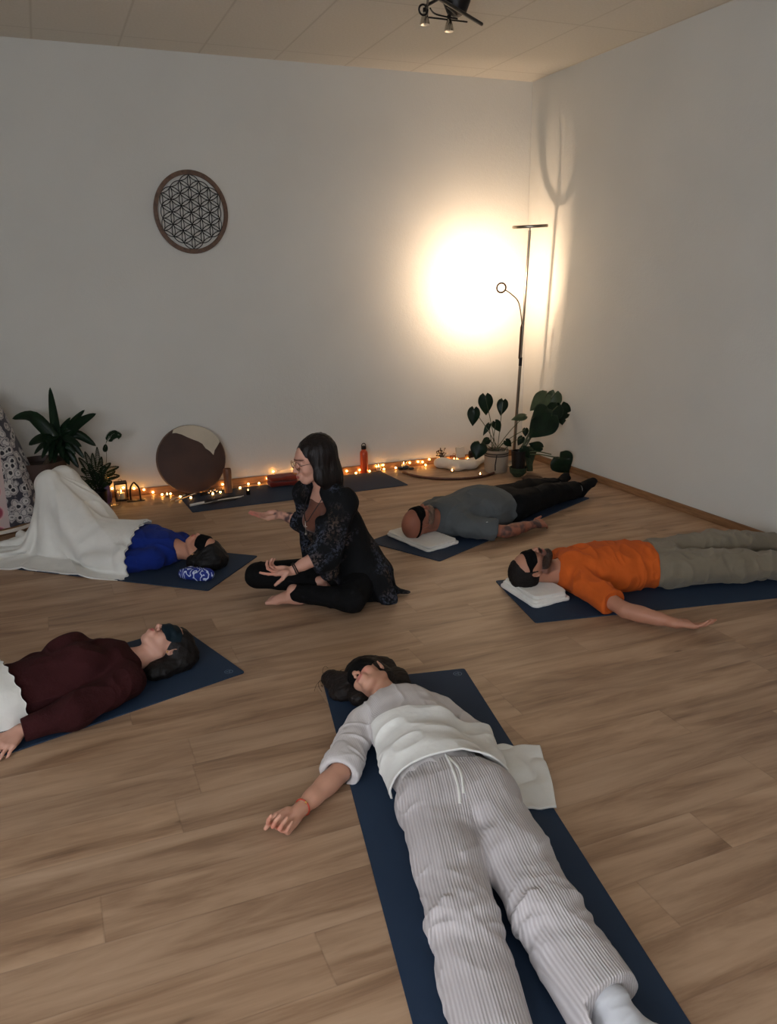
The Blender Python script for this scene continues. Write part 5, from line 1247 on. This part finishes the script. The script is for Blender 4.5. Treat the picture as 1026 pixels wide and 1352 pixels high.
# feather fan, rattle and sticks on the mat
M_fea = simple('black_feather', (22, 20, 22), .6, bump=.3, bscale=300); M_few = simple('white_feather', (206, 200, 190), .7, bump=.3, bscale=300)
def blade(bm, a, b, w, lift=.004, n=8):
    a, b = np.asarray(a, float), np.asarray(b, float); d = nrm((b-a)*V3(1, 1, 0)); s = np.cross(Z, d); top = []; 
    for i in range(n+1):
        t = i/n; ww = w*math.sin(PI*min(1, .12+t*.88))**.6*.5; p = a*(1-t)+b*t+Z*lift*math.sin(PI*t); top.append((bm.verts.new(p+s*ww), bm.verts.new(p+Z*.003), bm.verts.new(p-s*ww), bm.verts.new(p-Z*.001)))
    for u, v in zip(top, top[1:]):
        for k in range(4): bm.faces.new((u[k], u[(k+1) % 4], v[(k+1) % 4], v[k]))
fa, fb = at(262, 668), at(327, 656); fan = rooted('feather_fan', 'black and white feather wing lying on the empty mat', 'feather fan', fa)
dF = nrm(fb-fa); sF = np.cross(Z, dF)
for i in range(9):
    bm = bmesh.new(); t = (i-4)/4; a = fa+dF*.02+sF*t*.018+Z*(.009+.0015*i); b = fa+dF*(.40-.10*abs(t))+sF*(t*.055)+Z*(.010+.001*i); blade(bm, a, b, .038); bm_obj('feather', bm, M_few if i in (3, 4) else M_fea, fan)
tube_obj('grip', [fa-dF*.07+Z*.018, fa+dF*.05+Z*.02], .011, M_few, fan, 8)
for k, (u, v, lab) in enumerate((((226, 662), (246, 655), 'pale wooden drum beater, the left one in front of the drum'), ((232, 664), (259, 653), 'pale wooden drum beater, the right one with a padded tip'))):
    a, b = at(*u), at(*v); st = rooted('drum_beater', lab, 'drum beater', a); tube_obj('stick', [a+Z*.014, b+Z*.014], .006, M_cream, st, 8); bm = bmesh.new(); bmesh.ops.create_icosphere(bm, subdivisions=2, radius=.014, matrix=Matrix.Translation(Vector(b+Z*.0145))); bm_obj('padded_head', bm, M_hide, st, smooth=True)
a = at(265, 656); b = at(284, 652); M_chr = simple('chrome', (200, 196, 188), .2, 1); rs = rooted('rattle', 'silver bell rattle lying on the left end of the empty mat', 'rattle', a); tube_obj('handle', [a+Z*.016, a*.5+b*.5+Z*.018], .008, M_dark, rs, 8)
for k in range(5):
    p = a*.45+b*.55+(b-a)*(.14*k)+Z*(.020+.010*(k % 2)); bm = bmesh.new(); bmesh.ops.create_icosphere(bm, subdivisions=2, radius=.012, matrix=Matrix.Translation(Vector(p)+Vector((0, .008*(k % 2), 0)))); bm_obj('bell', bm, M_chr, rs, smooth=True)
M_glassd = simple('dark_glass', (28, 24, 22), .1); M_wax = simple('candle_wax', (232, 214, 178), .5); M_flame = emis('flame', (255, 190, 110), 26)
def tealight(px, py, label, r=.022, h=.035, mat=None, cat='candle', group=None):
    p = at(px, py); p[1] = min(p[1], -.045); o = rooted('tealight', label, cat, p, group)
    zb = .0065 if (abs((p[:2]-np.array([-1.528, -.664])) @ fw_-.29) < .29 and 0 < (p[:2]-np.array([-1.528, -.664])) @ fm < 1.85) else .001
    lathe_obj('holder', [(0, zb), (r*.9, zb), (r, zb+h), (r*.85, zb+h), (r*.8, zb+.006), (0, zb+.006)], (p[0], p[1], 0), mat or M_glassd, o, 20)
    lathe_obj('wax', [(0, zb+.006), (r*.78, zb+.006), (r*.78, zb+h*.6), (0, zb+h*.6)], (p[0], p[1], 0), M_wax, o, 20)
    lathe_obj('flame', [(0, zb+h*.62), (.004, zb+h*.62+.006), (.0035, zb+h*.62+.012), (.0005, zb+h*.62+.024)], (p[0], p[1], 0), M_flame, o, 10)
clr = N('clear_glass'); clr.p(Transmission_Weight=1.0, Roughness=.02, IOR=1.3); clr.col((1, 1, 1, 1)); M_clear = clr.m
tealight(328, 654, 'tealight in a small dark pot on the empty mat', .018, .04)
tealight(221, 656, 'tealight glowing on the floor left of the drum', .022, .02, M_chr); tealight(495, 619, 'tealight in a clear glass right of the orange bottle', .03, .06, M_clear); tealight(533, 618, 'tealight in a clear glass beside the black stones', .028, .06, M_clear)
tealight(597, 624, 'tealight on the floor between the white cushion and the brown arc', .02, .018, M_chr); tealight(634, 629, 'tealight glowing at the right end of the brown arc', .02, .02, M_chr)

# ------------------------------------------------------------------ string of fairy lights
FL = [(142.5, 630), (148, 645), (163, 644), (177, 645), (190, 646.5), (202, 650), (214, 653), (225, 652), (238, 655.7), (252, 657), (263.6, 647.5), (281, 652), (291, 649.7), (294, 639.6), (317, 644), (328, 639), (342, 638), (353, 631.6), (361, 622.7), (376, 627), (389, 620.7), (405, 630), (425, 630), (440, 629), (451, 628), (458, 622), (470, 624.5), (475, 620.7), (488, 622), (497, 616), (506, 614), (507, 619.4), (522.5, 617.6), (532, 615.6), (541, 611), (552, 609.6), (558, 610), (562, 614), (567, 606.5), (580, 604.7), (587, 608), (592.5, 606.5), (604, 606), (618, 606), (632, 604)]
M_bulb = emis('fairy_bulb', (255, 176, 88), 34)
def flp(x, y):
    p = at(x, y, .016)
    if p[1] > -.028: p = atY(x, y, -.028)
    return p
fp = [flp(*c) for c in FL]; fs = rooted('fairy_lights', 'string of warm fairy lights trailing along the back wall skirting', 'string lights', fp[20]*V3(1, 1, 0))
wp = []
for i, p in enumerate(fp):
    wp.append(p+V3(0, -.004, -.006))
    if i < len(fp)-1:
        m_ = (p+fp[i+1])/2; m_[2] = max(.004, m_[2]-.03); m_[1] = min(m_[1]+.01*math.sin(i*2.1), -.022); wp.append(m_)
wpc = [np.array([q[0], min(q[1], -.02), max(q[2], .009)]) for q in catmull(wp, 4)]
tube_obj('wire', wpc, .0014, simple('copper_wire', (120, 90, 60), .4, .7), fs, 5)
for p in fp:
    bm = bmesh.new(); bmesh.ops.create_icosphere(bm, subdivisions=2, radius=.0085, matrix=Matrix.Translation(Vector(p))); bm_obj('bulb', bm, M_bulb, fs, smooth=True)

# ------------------------------------------------------------------ little things in the corner: tray cushion, arc, vases
M_linen = fabric('white_linen', (218, 208, 194), .95, .05, 500, .3)
F = Fld(.03); pts = [at(570, 611), at(583, 617), at(603, 620.5), at(622, 618.5), at(637, 611)]
pts = [V3(p[0], min(p[1], -.155), .045) for p in pts]
for i, (a, b) in enumerate(zip(pts, pts[1:])): F.rc(a, b, (.052, .07, .075, .07)[i], (.07, .075, .07, .05)[i], flat=(Z, .6))
o = build('crescent_cushion', F, .005, M_linen, None, disp=wrinkle(.005, (16, 16, 16), None, 3), floorz=.001); tag(o, 'white crescent-shaped cushion on the floor left of the striped pot', 'cushion')
ap = [at(x, y) for x, y in ((532, 625), (548, 630), (570, 633), (595, 634), (620, 633), (640, 630), (652, 626))]
bm = bmesh.new(); tube(bm, catmull([V3(p[0], p[1], .012) for p in ap], 6), .012, 8)
for v in bm.verts:
    pass
o = bm_obj('wooden_arc', bm, wood('reddish_wood', (74, 42, 30), (112, 68, 48), (6, 6, 6)), None, smooth=True); tag(o, 'curved reddish wooden arc lying on the floor before the white cushion', 'instrument')
for k, (x, y, r) in enumerate(((529, 620, .026), (536, 619.5, .03), (543, 620, .022))):
    p = at(x, y); bm = bmesh.new(); bmesh.ops.create_icosphere(bm, subdivisions=2, radius=1); rs_ = random.Random(k)
    for v in bm.verts: v.co = Vector((v.co.x*r*1.3, v.co.y*r, v.co.z*r*.6))*(1+.12*rs_.uniform(-1, 1))
    o = bm_obj('stone', bm, simple('black_stone', (26, 24, 24), .35) if k == 0 else bpy.data.materials['black_stone'], None, smooth=True); o.location = (p[0], min(p[1], -.06), r*.55); tag(o, ('black stone by the skirting, leftmost of the three', 'larger black stone, middle of the three by the skirting', 'small black stone, rightmost of the three by the skirting')[k], 'stone')
# dried flowers in a glass
p = at(566, 607); p[1] = min(p[1], -.07); vs_ = rooted('dried_bouquet', 'small glass of dried dark flowers behind the fairy lights', 'vase', p)
lathe_obj('glass', [(0, 0.001), (.026, .001), (.03, .07), (.028, .07), (.024, .006), (0, .006)], (p[0], p[1], 0), M_clear, vs_, 20)
M_dry = simple('dried_plant', (70, 58, 48), .9); bm = bmesh.new(); rn = random.Random(5)
for k in range(34):
    a = rn.uniform(0, 2*PI); r = rn.uniform(.005, .055); h = rn.uniform(.09, .16); e = V3(p[0]+r*math.cos(a), p[1]+r*math.sin(a)*.7-.01, h); tube(bm, [V3(p[0], p[1], .02), V3((p[0]+e[0])/2, (p[1]+e[1])/2, h*.6), e], .0013, 4)
    bmesh.ops.create_icosphere(bm, subdivisions=1, radius=rn.uniform(.004, .009), matrix=Matrix.Translation(Vector(e)))
bm_obj('dried_flowers', bm, M_dry, vs_)
# little copper lantern, glass card block, black box
def lantern(px, py, w_, h, mat, label, gl=True):
    p = at(px, py); p[1] = min(p[1], -.07); o = rooted('lantern', label, 'lantern', p); x, y = p[0], p[1]
    bm = bmesh.new(); box(bm, (x, y, .006), (w_, w_, .010)); box(bm, (x, y, h-.005), (w_, w_, .010))
    for sx in (-1, 1):
        for sy in (-1, 1): box(bm, (x+sx*(w_/2-.004), y+sy*(w_/2-.004), h/2), (.006, .006, h-.012))
    bm_obj('frame', bm, mat, o); lathe_obj('candle', [(0, .011), (w_*.28, .011), (w_*.28, h*.4), (0, h*.4)], (x, y, 0), M_wax, o, 16)
    lathe_obj('flame', [(0, h*.42), (.005, h*.42+.008), (.0005, h*.42+.028)], (x, y, 0), M_flame, o, 8)
    tube_obj('ring', [V3(x+.014*math.cos(t), y, h+.012+.012*math.sin(t)) for t in np.linspace(0, 2*PI, 14, endpoint=False)], .0018, mat, o, 6, closed=True)
M_cop = simple('copper', (150, 88, 60), .35, .9)
lantern(589.5, 607.5, .06, .075, M_cop, 'small copper lantern behind the white cushion'); lantern(161, 660, .10, .15, M_dark, 'black square lantern beside the violet vase at the left'); 
p = at(608, 613); p[1] = min(p[1], -.08); bm = bmesh.new(); box(bm, (0, 0, .05), (.095, .02, .10), bevel=.003); o = bm_obj('glass_block', bm, simple('frosted_glass', (205, 196, 180), .25), None); o.location = (p[0], p[1], .066); o.rotation_euler = (math.radians(-8), 0, .1); tag(o, 'pale glass card block standing on the white cushion', 'picture block')
p = at(618, 607); p[1] = -.055; bm = bmesh.new(); box(bm, (0, 0, .045), (.045, .05, .09), bevel=.003); box(bm, (0, 0, .095), (.038, .043, .012), bevel=.003); o = bm_obj('incense_box', bm, M_dark, None); o.location = (p[0], p[1], 0); tag(o, 'small black box against the skirting behind the heart-leaf plant', 'box')
# inverted U candle holder and violet vase at the left
p0, p1 = at(173, 661), at(186, 661); ho = rooted('candle_stand', 'dark metal arch candle stand right of the black lantern', 'candle holder', (p0+p1)/2)
tube_obj('arch', catmull([p0+Z*.005, p0+Z*.10+V3(.004, 0, 0), p0+Z*.145+V3(.03, 0, 0), p1+Z*.145-V3(.03, 0, 0), p1+Z*.10-V3(.004, 0, 0), p1+Z*.005], 6), .007, M_dark, ho, 8)
bm = bmesh.new(); box(bm, Vector((p0+p1)/2)+Vector((0, 0, .004)), (.14, .05, .006)); bm_obj('foot', bm, M_dark, ho)
pv = at(138, 662); M_vio = simple('violet_glass', (120, 96, 140), .2, nscale=12, namp=.2); o = lathe_obj('violet_vase', [(0, 0), (.04, 0), (.055, .03), (.058, .09), (.045, .15), (.025, .18), (.03, .20), (.025, .20), (.02, .18), (.04, .12), (0, .01)], (0, 0, 0), M_vio, None); o.location = (pv[0], min(pv[1], -.15), .001); tag(o, 'violet glass vase on the floor below the fern', 'vase')
pv = at(153, 667); o = lathe_obj('glass_jar', [(0, 0), (.035, 0), (.038, .1), (.032, .12), (.03, .12), (.034, .1), (.032, .006), (0, .006)], (0, 0, 0), M_clear, None); o.location = (pv[0], min(pv[1], -.17), .001); tag(o, 'clear glass jar between the violet vase and black lantern', 'jar')

# ------------------------------------------------------------------ plants
def leafmat(name, c1, c2, rough=.35):
    m = N(name); v = m.coord(); f = m.noise(v, 12, 3); m.col(m.ramp(f, [(.3, srgb(*c1)), (.7, srgb(*c2))])); m.p(Roughness=rough); m.b.inputs['Specular IOR Level'].default_value = .4
    return m.m
M_leaf = leafmat('dark_green_leaf', (24, 44, 30), (36, 62, 40)); M_leaf2 = leafmat('pale_green_leaf', (84, 100, 74), (110, 124, 94)); M_stem = simple('green_stem', (74, 84, 52), .5); M_soil = simple('potting_soil', (44, 32, 24), .95, bump=.6, bscale=120)
def heart(name, base, tip, nrmv, w, mat, parent, split=0, fold=.15, droop=.1):
    """heart-shaped leaf: base = petiole joint, tip, facing normal; split = number of monstera slits"""
    base, tip = np.asarray(base, float), np.asarray(tip, float); d = tip-base; L = np.linalg.norm(d); d = d/L; n = np.asarray(nrmv, float); n = nrm(n-d*(n @ d)); s = np.cross(d, n)
    bm = bmesh.new(); nu, nv = 14, 6; g = {}
    for i in range(nu+1):
        t = i/nu
        prof = (math.sin(PI*min(1, t*.985+.012)**.56)**.9); lobe = -.16*L*max(0, 1-t*4)
        for j in range(-nv, nv+1):
            q = j/nv; x = w*.5*prof*q; y = t*L+(lobe*abs(q)**.7 if t < .25 else 0)
            if split and abs(q) > .55 and i % 4 == 2 and 2 < i < nu-1: x *= .62
            z = -fold*w*abs(q)**1.5*(1-.3*t)-droop*L*(t**2)+.012*w*math.sin(9*t+3*q)
            g[i, j] = bm.verts.new(base+d*y+s*x+n*z)
    for i in range(nu):
        for j in range(-nv, nv): bm.faces.new((g[i, j], g[i, j+1], g[i+1, j+1], g[i+1, j]))
    r = bmesh.ops.solidify(bm, geom=bm.faces[:], thickness=.0012)
    return bm_obj(name, bm, mat, parent, smooth=True)
CAMD = nrm(V3(-.45, -.85, .25))
def px(x, y, Y): return atY(x, y, Y)
# heart-leaf plant in the striped pot
pb = at(655, 622); pb = V3(pb[0], pb[1], 0); hp = rooted('heart_leaf_plant', 'heart-leaf plant in a striped woven pot left of the lamp', 'potted plant', pb)
M_pot = N('woven_pot'); v = M_pot.coord(); s_ = M_pot.n('ShaderNodeSeparateXYZ'); M_pot.t.links.new(v, s_.inputs[0]); zz_ = s_.outputs[2]
bands = M_pot.ramp(zz_, [(.148, srgb(168, 152, 132)), (.152, srgb(60, 50, 44)), (.160, srgb(60, 50, 44)), (.164, srgb(160, 144, 124)), (.172, srgb(60, 50, 44)), (.180, srgb(60, 50, 44)), (.185, srgb(160, 144, 124))]); M_pot.col(bands); M_pot.p(Roughness=.8); M_pot.bump(M_pot.noise(v, 90, 2), .4, .004)
po = lathe_obj('pot', [(0, 0), (.098, 0), (.106, .02), (.112, .20), (.108, .205), (.100, .20), (.095, .05), (0, .05)], (pb[0], pb[1], .001), M_pot.m, hp, 40)
lathe_obj('glass_rim', [(.104, .20), (.100, .235), (.096, .235), (.100, .20), (.104, .20)], (pb[0], pb[1], 0), M_clear, hp, 40)
lathe_obj('soil', [(0, .19), (.098, .19), (.098, .18), (0, .18)], (pb[0], pb[1], 0), M_soil, hp, 24)
tube_obj('strap', [pb+V3(-.055, -.102, .17), pb+V3(-.064, -.093, .08), pb+V3(-.060, -.088, .03)], .005, M_dark, hp, 6)
Yp = pb[1]
def petiole(parent, a, b, r=.0035, sag=.04, mat=None):
    m_ = (np.asarray(a)+np.asarray(b))/2+V3(0, 0, sag); tube_obj('stem', catmull([a, m_, b], 8), r, mat or M_stem, parent, 6)
for (bx, by, tx, ty, w_, mt, dy) in ((641, 523, 642, 549, .135, M_leaf, 0), (626, 540, 624, 563, .115, M_leaf, -.04), (664.5, 529, 661, 549, .105, M_leaf, .03), (654, 557, 661, 571, .085, M_leaf, -.02), (646, 560, 638, 575, .05, M_leaf, .02), (694, 549, 676, 553, .075, M_leaf2, 0), (634, 586, 628, 607, .155, M_leaf, -.08), (694, 566, 694, 577, .06, M_leaf, .0), (646, 580, 636, 586, .07, M_leaf, -.02), (668, 582, 676, 590, .07, M_leaf, -.05), (690, 577, 684, 588, .07, M_leaf, -.02)):
    b_, t_ = px(bx, by, Yp+dy), px(tx, ty, Yp+dy-.01); heart('leaf', b_, t_, CAMD+V3(0, 0, .3)*(1 if mt is M_leaf2 else 0), w_*1.0, mt, hp, fold=.12); petiole(hp, pb+V3(random.uniform(-.05, .05), random.uniform(-.04, .04), .19), b_+(b_-t_)*-.08, .0032, .02)
# monstera in a black pot inside a green glass bowl
mb = at(684, 629); mb = V3(mb[0], mb[1], 0); mo = rooted('monstera_plant', 'large-leaved monstera in a black pot and green glass bowl in the corner', 'potted plant', mb)
gg = N('green_glass'); gg.p(Transmission_Weight=.55, Roughness=.08, IOR=1.4); gg.col(srgb(90, 108, 84)); M_green = gg.m
lathe_obj('bowl', [(0, 0), (.04, 0), (.075, .04), (.080, .085), (.076, .085), (.07, .045), (.03, .01), (0, .01)], (mb[0], mb[1], .001), M_green, mo, 32)
lathe_obj('pot', [(0, .03), (.055, .03), (.066, .235), (.060, .235), (.056, .20), (0, .20)], (mb[0], mb[1], 0), M_dark, mo, 32)
vb = at(700, 631); vb = V3(vb[0]-.02, vb[1]-.06, 0); lathe_obj('saucer', [(0, 0), (.08, 0), (.095, .018), (.09, .018), (.078, .006), (0, .006)], (vb[0], vb[1], .001), M_dwood, mo, 32)
Ym = mb[1]
for (bx, by, tx, ty, w_, mt, dy, sp) in ((722, 521, 701, 541, .15, M_leaf2, .05, 0), (733, 519, 727, 545, .15, M_leaf2, .05, 0), (723, 541, 704, 552, .17, M_leaf, -.03, 0), (741, 535, 743, 562, .17, M_leaf, .0, 1), (729, 548, 700, 576, .255, M_leaf, -.08, 0), (736, 536, 722, 560, .17, M_leaf, -.02, 0), (716, 591, 700, 586, .09, M_leaf, -.05, 0), (690, 592, 700, 606, .09, M_leaf, -.05, 0)):
    b_, t_ = px(bx, by, Ym+dy), px(tx, ty, Ym+dy-.02); heart('leaf', b_, t_, CAMD, w_, mt, mo, split=sp, fold=.10); petiole(mo, mb+V3(random.uniform(-.02, .03), random.uniform(-.02, .02), .19), b_, .005, .05)
b_, t_ = px(739, 605, Ym-.15), px(752, 629, Ym-.17); heart('leaf', b_+V3(0, 0, .01), V3(t_[0], t_[1], max(t_[2], .02)), CAMD+V3(.1, 0, .1), .235, M_leaf, mo, fold=.08, droop=.02); petiole(mo, mb+V3(.02, 0, .20), b_, .0055, .015); petiole(mo, mb+V3(.03, .0, .21), px(728, 600, Ym-.1), .0055, .02)
# green glass vase standing behind
gv = V3(mb[0]+.165, mb[1]+.06, 0); o = lathe_obj('glass_vase', [(0, 0), (.035, 0), (.03, .06), (.05, .14), (.075, .21), (.072, .21), (.045, .14), (.025, .06), (0, .01)], (0, 0, 0), M_green, None, 32); o.location = (gv[0]+.0, gv[1]+.02, .02); tag(o, 'green glass vase flaring upward right of the black pot', 'vase')
# dracaena
def strap_leaf(bm, a, b, w, up=.1, n=12, twist=0, dirn=None):
    a, b = np.asarray(a, float), np.asarray(b, float); m_ = (a+b)/2+Z*up; P_ = catmull([a, m_, b], n//2); k = len(P_)-1; prev = None; rows = []
    for i, p in enumerate(P_):
        t = i/k; d = nrm(P_[min(i+1, k)]-P_[max(i-1, 0)]); s = np.cross(d, CAMD+V3(0, 0, .5)); s = nrm(s); ww = w*.5*(math.sin(PI*(.10+.90*t)**.8)**.7 if t < .999 else 0); nn = np.cross(s, d); rows.append((bm.verts.new(p-s*ww+nn*ww*.25), bm.verts.new(p), bm.verts.new(p+s*ww+nn*ww*.25)))
    for u, v in zip(rows, rows[1:]):
        bm.faces.new((u[0], u[1], v[1], v[0])); bm.faces.new((u[1], u[2], v[2], v[1]))
    bmesh.ops.solidify(bm, geom=bm.faces[:], thickness=.0012)
Yd = -.36; db = atY(68, 640, Yd); db[2] = 0; dp = rooted('dracaena_plant', 'large strap-leaved green plant in a brown pot behind the blue-shirted woman', 'potted plant', (db[0], Yd, 0))
M_brownpot = simple('brown_pot', (62, 42, 32), .6); lathe_obj('pot', [(0, 0), (.13, 0), (.15, .03), (.185, .39), (.190, .44), (.175, .44), (.165, .36), (0, .36)], (db[0]-.06, Yd, .001), M_brownpot, dp, 40); lathe_obj('soil', [(0, .40), (.175, .40), (.17, .38), (0, .38)], (db[0]-.06, Yd, 0), M_soil, dp, 24)
cr = atY(76, 578, Yd); cr0 = V3(db[0]-.03, Yd, .39); tube_obj('trunk', [cr0, cr0*.5+cr*.5+V3(.01, 0, 0), cr+V3(0, 0, -.02)], [.022, .018, .014], simple('trunk_bark', (74, 60, 44), .9), dp, 10)
for (x, y, w_, up, dy) in ((66, 511, .075, .0, .03), (16, 553, .10, .10, -.02), (127, 546, .10, .03, -.04), (112, 541, .07, .03, .03), (93, 551, .05, .01, .05), (127, 589, .08, .07, -.06), (118, 578, .075, .06, 0), (38, 588, .10, .04, -.08), (50, 553, .05, .03, .04), (58, 595, .07, .03, -.1), (84, 606, .07, .03, -.12), (100, 600, .06, .05, -.1), (66, 610, .06, .04, -.12), (104, 618, .07, .06, -.05), (45, 600, .06, .05, .05), (88, 560, .05, .01, .06), (60, 560, .05, .02, .06), (72, 612, .06, .03, -.14), (92, 614, .06, .04, -.1), (80, 590, .06, .02, -.14), (108, 590, .06, .03, -.12), (55, 606, .06, .04, -.1), (98, 566, .06, .02, .0), (70, 548, .05, .01, .07), (112, 606, .06, .06, -.02)):
    bm = bmesh.new(); strap_leaf(bm, cr+V3(0, 0, random.uniform(-.13, .02)), atY(x, y, Yd+dy), w_, up); bm_obj('leaf', bm, M_leaf, dp, smooth=True)
# fern
Yf = -.28; fb_ = atY(128, 642, Yf); fc = V3(fb_[0], Yf, .16); fe = rooted('fern_plant', 'feathery fern with one tall curling frond left of the violet vase', 'potted plant', (fc[0], Yf, 0)); lathe_obj('pot', [(0, 0), (.06, 0), (.075, .14), (.07, .14), (.06, .10), (0, .10)], (fc[0], Yf, .001), M_dark, fe, 28)
M_fern = leafmat('fern_green', (16, 34, 18), (26, 46, 24), .95)
def frond(a, b, up, nl, ll, parent):
    P_ = catmull([a, (np.asarray(a)+np.asarray(b))/2+Z*up, b], 12); bm = bmesh.new(); tube(bm, P_, .0014, 4)
    for i in range(4, len(P_)-1):
        for sd in (-1, 1):
            t = i/(len(P_)-1); d = nrm(P_[i+1]-P_[i-1]); s = nrm(np.cross(d, CAMD)); L = ll*(math.sin(PI*min(.97, .2+t*.78)))
            e = P_[i]+(s*sd*.75+d*.55-Z*.25)*L; w_ = s*0+d*.0065; c_ = (P_[i]+e)/2; v1, v2, v3, v4 = bm.verts.new(P_[i]), bm.verts.new(c_+w_), bm.verts.new(e), bm.verts.new(c_-w_); bm.faces.new((v1, v2, v3, v4))
    bm_obj('frond', bm, M_fern, parent)
rn = random.Random(11)
for (x, y, up) in ((104, 604, .05), (112, 596, .05), (122, 598, .04), (134, 603, .04), (146, 611, .05), (157, 616, .06), (158, 628, .05), (108, 618, .05), (100, 630, .04), (148, 636, .03), (118, 612, .03), (140, 616, .05), (128, 590, .03), (152, 622, .05), (112, 636, .03), (124, 620, .03)):
    frond(fc+V3(rn.uniform(-.02, .02), rn.uniform(-.02, .02), -.02), atY(x, y, Yf+rn.uniform(-.08, .05)), up, 0, .045, fe)
sa, sb, sc_ = atY(140, 612, Yf), atY(140, 585, Yf), atY(157, 573, Yf)
tube_obj('stem', catmull([fc, sa, sb, atY(145, 576, Yf)], 8), .002, M_stem, fe, 6)
frond(sb, atY(154, 570, Yf), .02, 0, .055, fe); frond(atY(143, 579, Yf), atY(160, 575, Yf), .025, 0, .05, fe); frond(sb, atY(138, 596, Yf), .0, 0, .03, fe)

# ------------------------------------------------------------------ patterned cloth draped over a seat at the left edge
def batik():
    m = N('floral_black_white'); v = m.coord('Object'); vo = m.n('ShaderNodeTexVoronoi', _feature='F1'); m.t.links.new(v, vo.inputs['Vector']); vo.inputs['Scale'].default_value = 17
    d = m.math('ADD', vo.outputs['Distance'], m.math('MULTIPLY', m.noise(v, 46, 2), .28))
    c = m.ramp(d, [(.36, srgb(34, 34, 42)), (.42, srgb(188, 184, 180)), (.56, srgb(186, 182, 178)), (.61, srgb(70, 72, 84)), (.68, srgb(186, 180, 176)), (.8, srgb(50, 50, 60))])
    # pink medallions in a column
    vp = m.n('ShaderNodeSeparateXYZ'); m.t.links.new(v, vp.inputs[0]); X_, Z_ = vp.outputs[0], vp.outputs[2]
    dx = m.math('ADD', X_, -.115); fz = m.math('SUBTRACT', m.math('FRACT', m.math('DIVIDE', m.math('ADD', Z_, .045), .145)), .5); dz = m.math('MULTIPLY', fz, .145)
    rr2 = m.math('SQRT', m.math('ADD', m.math('MULTIPLY', dx, dx), m.math('MULTIPLY', dz, dz)))
    med = m.ramp(rr2, [(.010, srgb(150, 60, 76)), (.018, srgb(200, 150, 150)), (.024, srgb(120, 40, 58)), (.042, srgb(150, 66, 84)), (.052, srgb(206, 168, 166))])
    band = m.math('LESS_THAN', m.math('ABSOLUTE', dx), .078); edge = m.mix(m.math('LESS_THAN', rr2, .056), srgb(190, 170, 166), med)
    m.col(m.mix(band, c, edge)); m.p(Roughness=.9, Sheen_Weight=.2); return m.m
bc = V3(-4.85, -.45, 0); ba = rooted('draped_seat', 'black and white floral cloth with pink medallions draped over a seat at the left edge', 'draped seat', bc)
prof = [(.43, .055), (.425, .12), (.40, .25), (.365, .40), (.325, .55), (.285, .70), (.25, .82), (.22, .90), (.16, .965), (.06, .985), (.001, .988)]
bm = bmesh.new(); seg = 96; rings = []
for i, (r, z) in enumerate(prof):
    k = max(0, 1-z/1.0); rings.append([bm.verts.new(((r*(1+.035*k*math.sin(9*a+.6)+.02*k*math.sin(17*a)))*math.cos(a), (r*(1+.035*k*math.sin(9*a+.6)+.02*k*math.sin(17*a)))*math.sin(a)*.8, z)) for a in np.linspace(0, 2*PI, seg, endpoint=False)])
for a, b in zip(rings, rings[1:]):
    for k in range(seg): bm.faces.new((a[k], a[(k+1) % seg], b[(k+1) % seg], b[k]))
cl = bm_obj('cloth', bm, batik(), ba, smooth=True); cl.location = (bc[0], bc[1], 0)
lathe_obj('hem', [(.436, .04), (.436, .062), (.425, .062), (.425, .04), (.436, .04)], (bc[0], bc[1], 0), M_linen, ba, 64).scale = (1, 1, 1)
lathe_obj('seat_base', [(0, 0), (.34, 0), (.36, .02), (.36, .05), (.3, .06), (0, .06)], (bc[0], bc[1], .001), M_base, ba, 48)

# ------------------------------------------------------------------ ceiling light
cz = 3.25; cb = at(603, -4, 3.37); cl_ = rooted('ceiling_lamp', 'ceiling lamp of dark metal bars with small chrome spots', 'ceiling lamp', cb)
lathe_obj('canopy', [(0, ROOM_H), (.085, ROOM_H), (.085, ROOM_H-.03), (.06, ROOM_H-.09), (.02, ROOM_H-.11), (0, ROOM_H-.11)], (cb[0], cb[1], 0), M_dark, cl_, 32)
A_ = lambda x, y, z=cz: at(x, y, z)
tube_obj('bar', [A_(578, -3), A_(636, 32)], .011, M_dark, cl_, 8); tube_obj('bar', [A_(580, -2), A_(562, 8)], .009, M_dark, cl_, 8); tube_obj('rod', [A_(565, -8), A_(564, 21, cz)], .007, M_dark, cl_, 8)
tube_obj('bar', [A_(566, 23), A_(617, 29)], .005, M_dark, cl_, 6); tube_obj('bar', catmull([A_(568, 11), A_(576, 19), A_(604, 25)], 6), .005, M_dark, cl_, 6); tube_obj('stay', [V3(cb[0], cb[1], ROOM_H-.10), A_(590, 8)], .007, M_dark, cl_, 6)
for x, y in ((561, 24), (593, 33)):
    c_ = A_(x, y, cz-.03); sp = lathe_obj('spot', [(0, .03), (.012, .03), (.022, .005), (.030, -.035), (.027, -.035), (.0, -.02)], c_, M_chr, cl_, 20); tube_obj('joint', [c_+Z*.03, c_+Z*.055], .012, M_dark, sp, 10)
tube_obj('ring', [A_(559, 13, cz-.01)+V3(.028*math.cos(t), .0, .028*math.sin(t)) for t in np.linspace(0, 2*PI, 20, endpoint=False)], .006, M_dark, cl_, 8, closed=True)
settle()
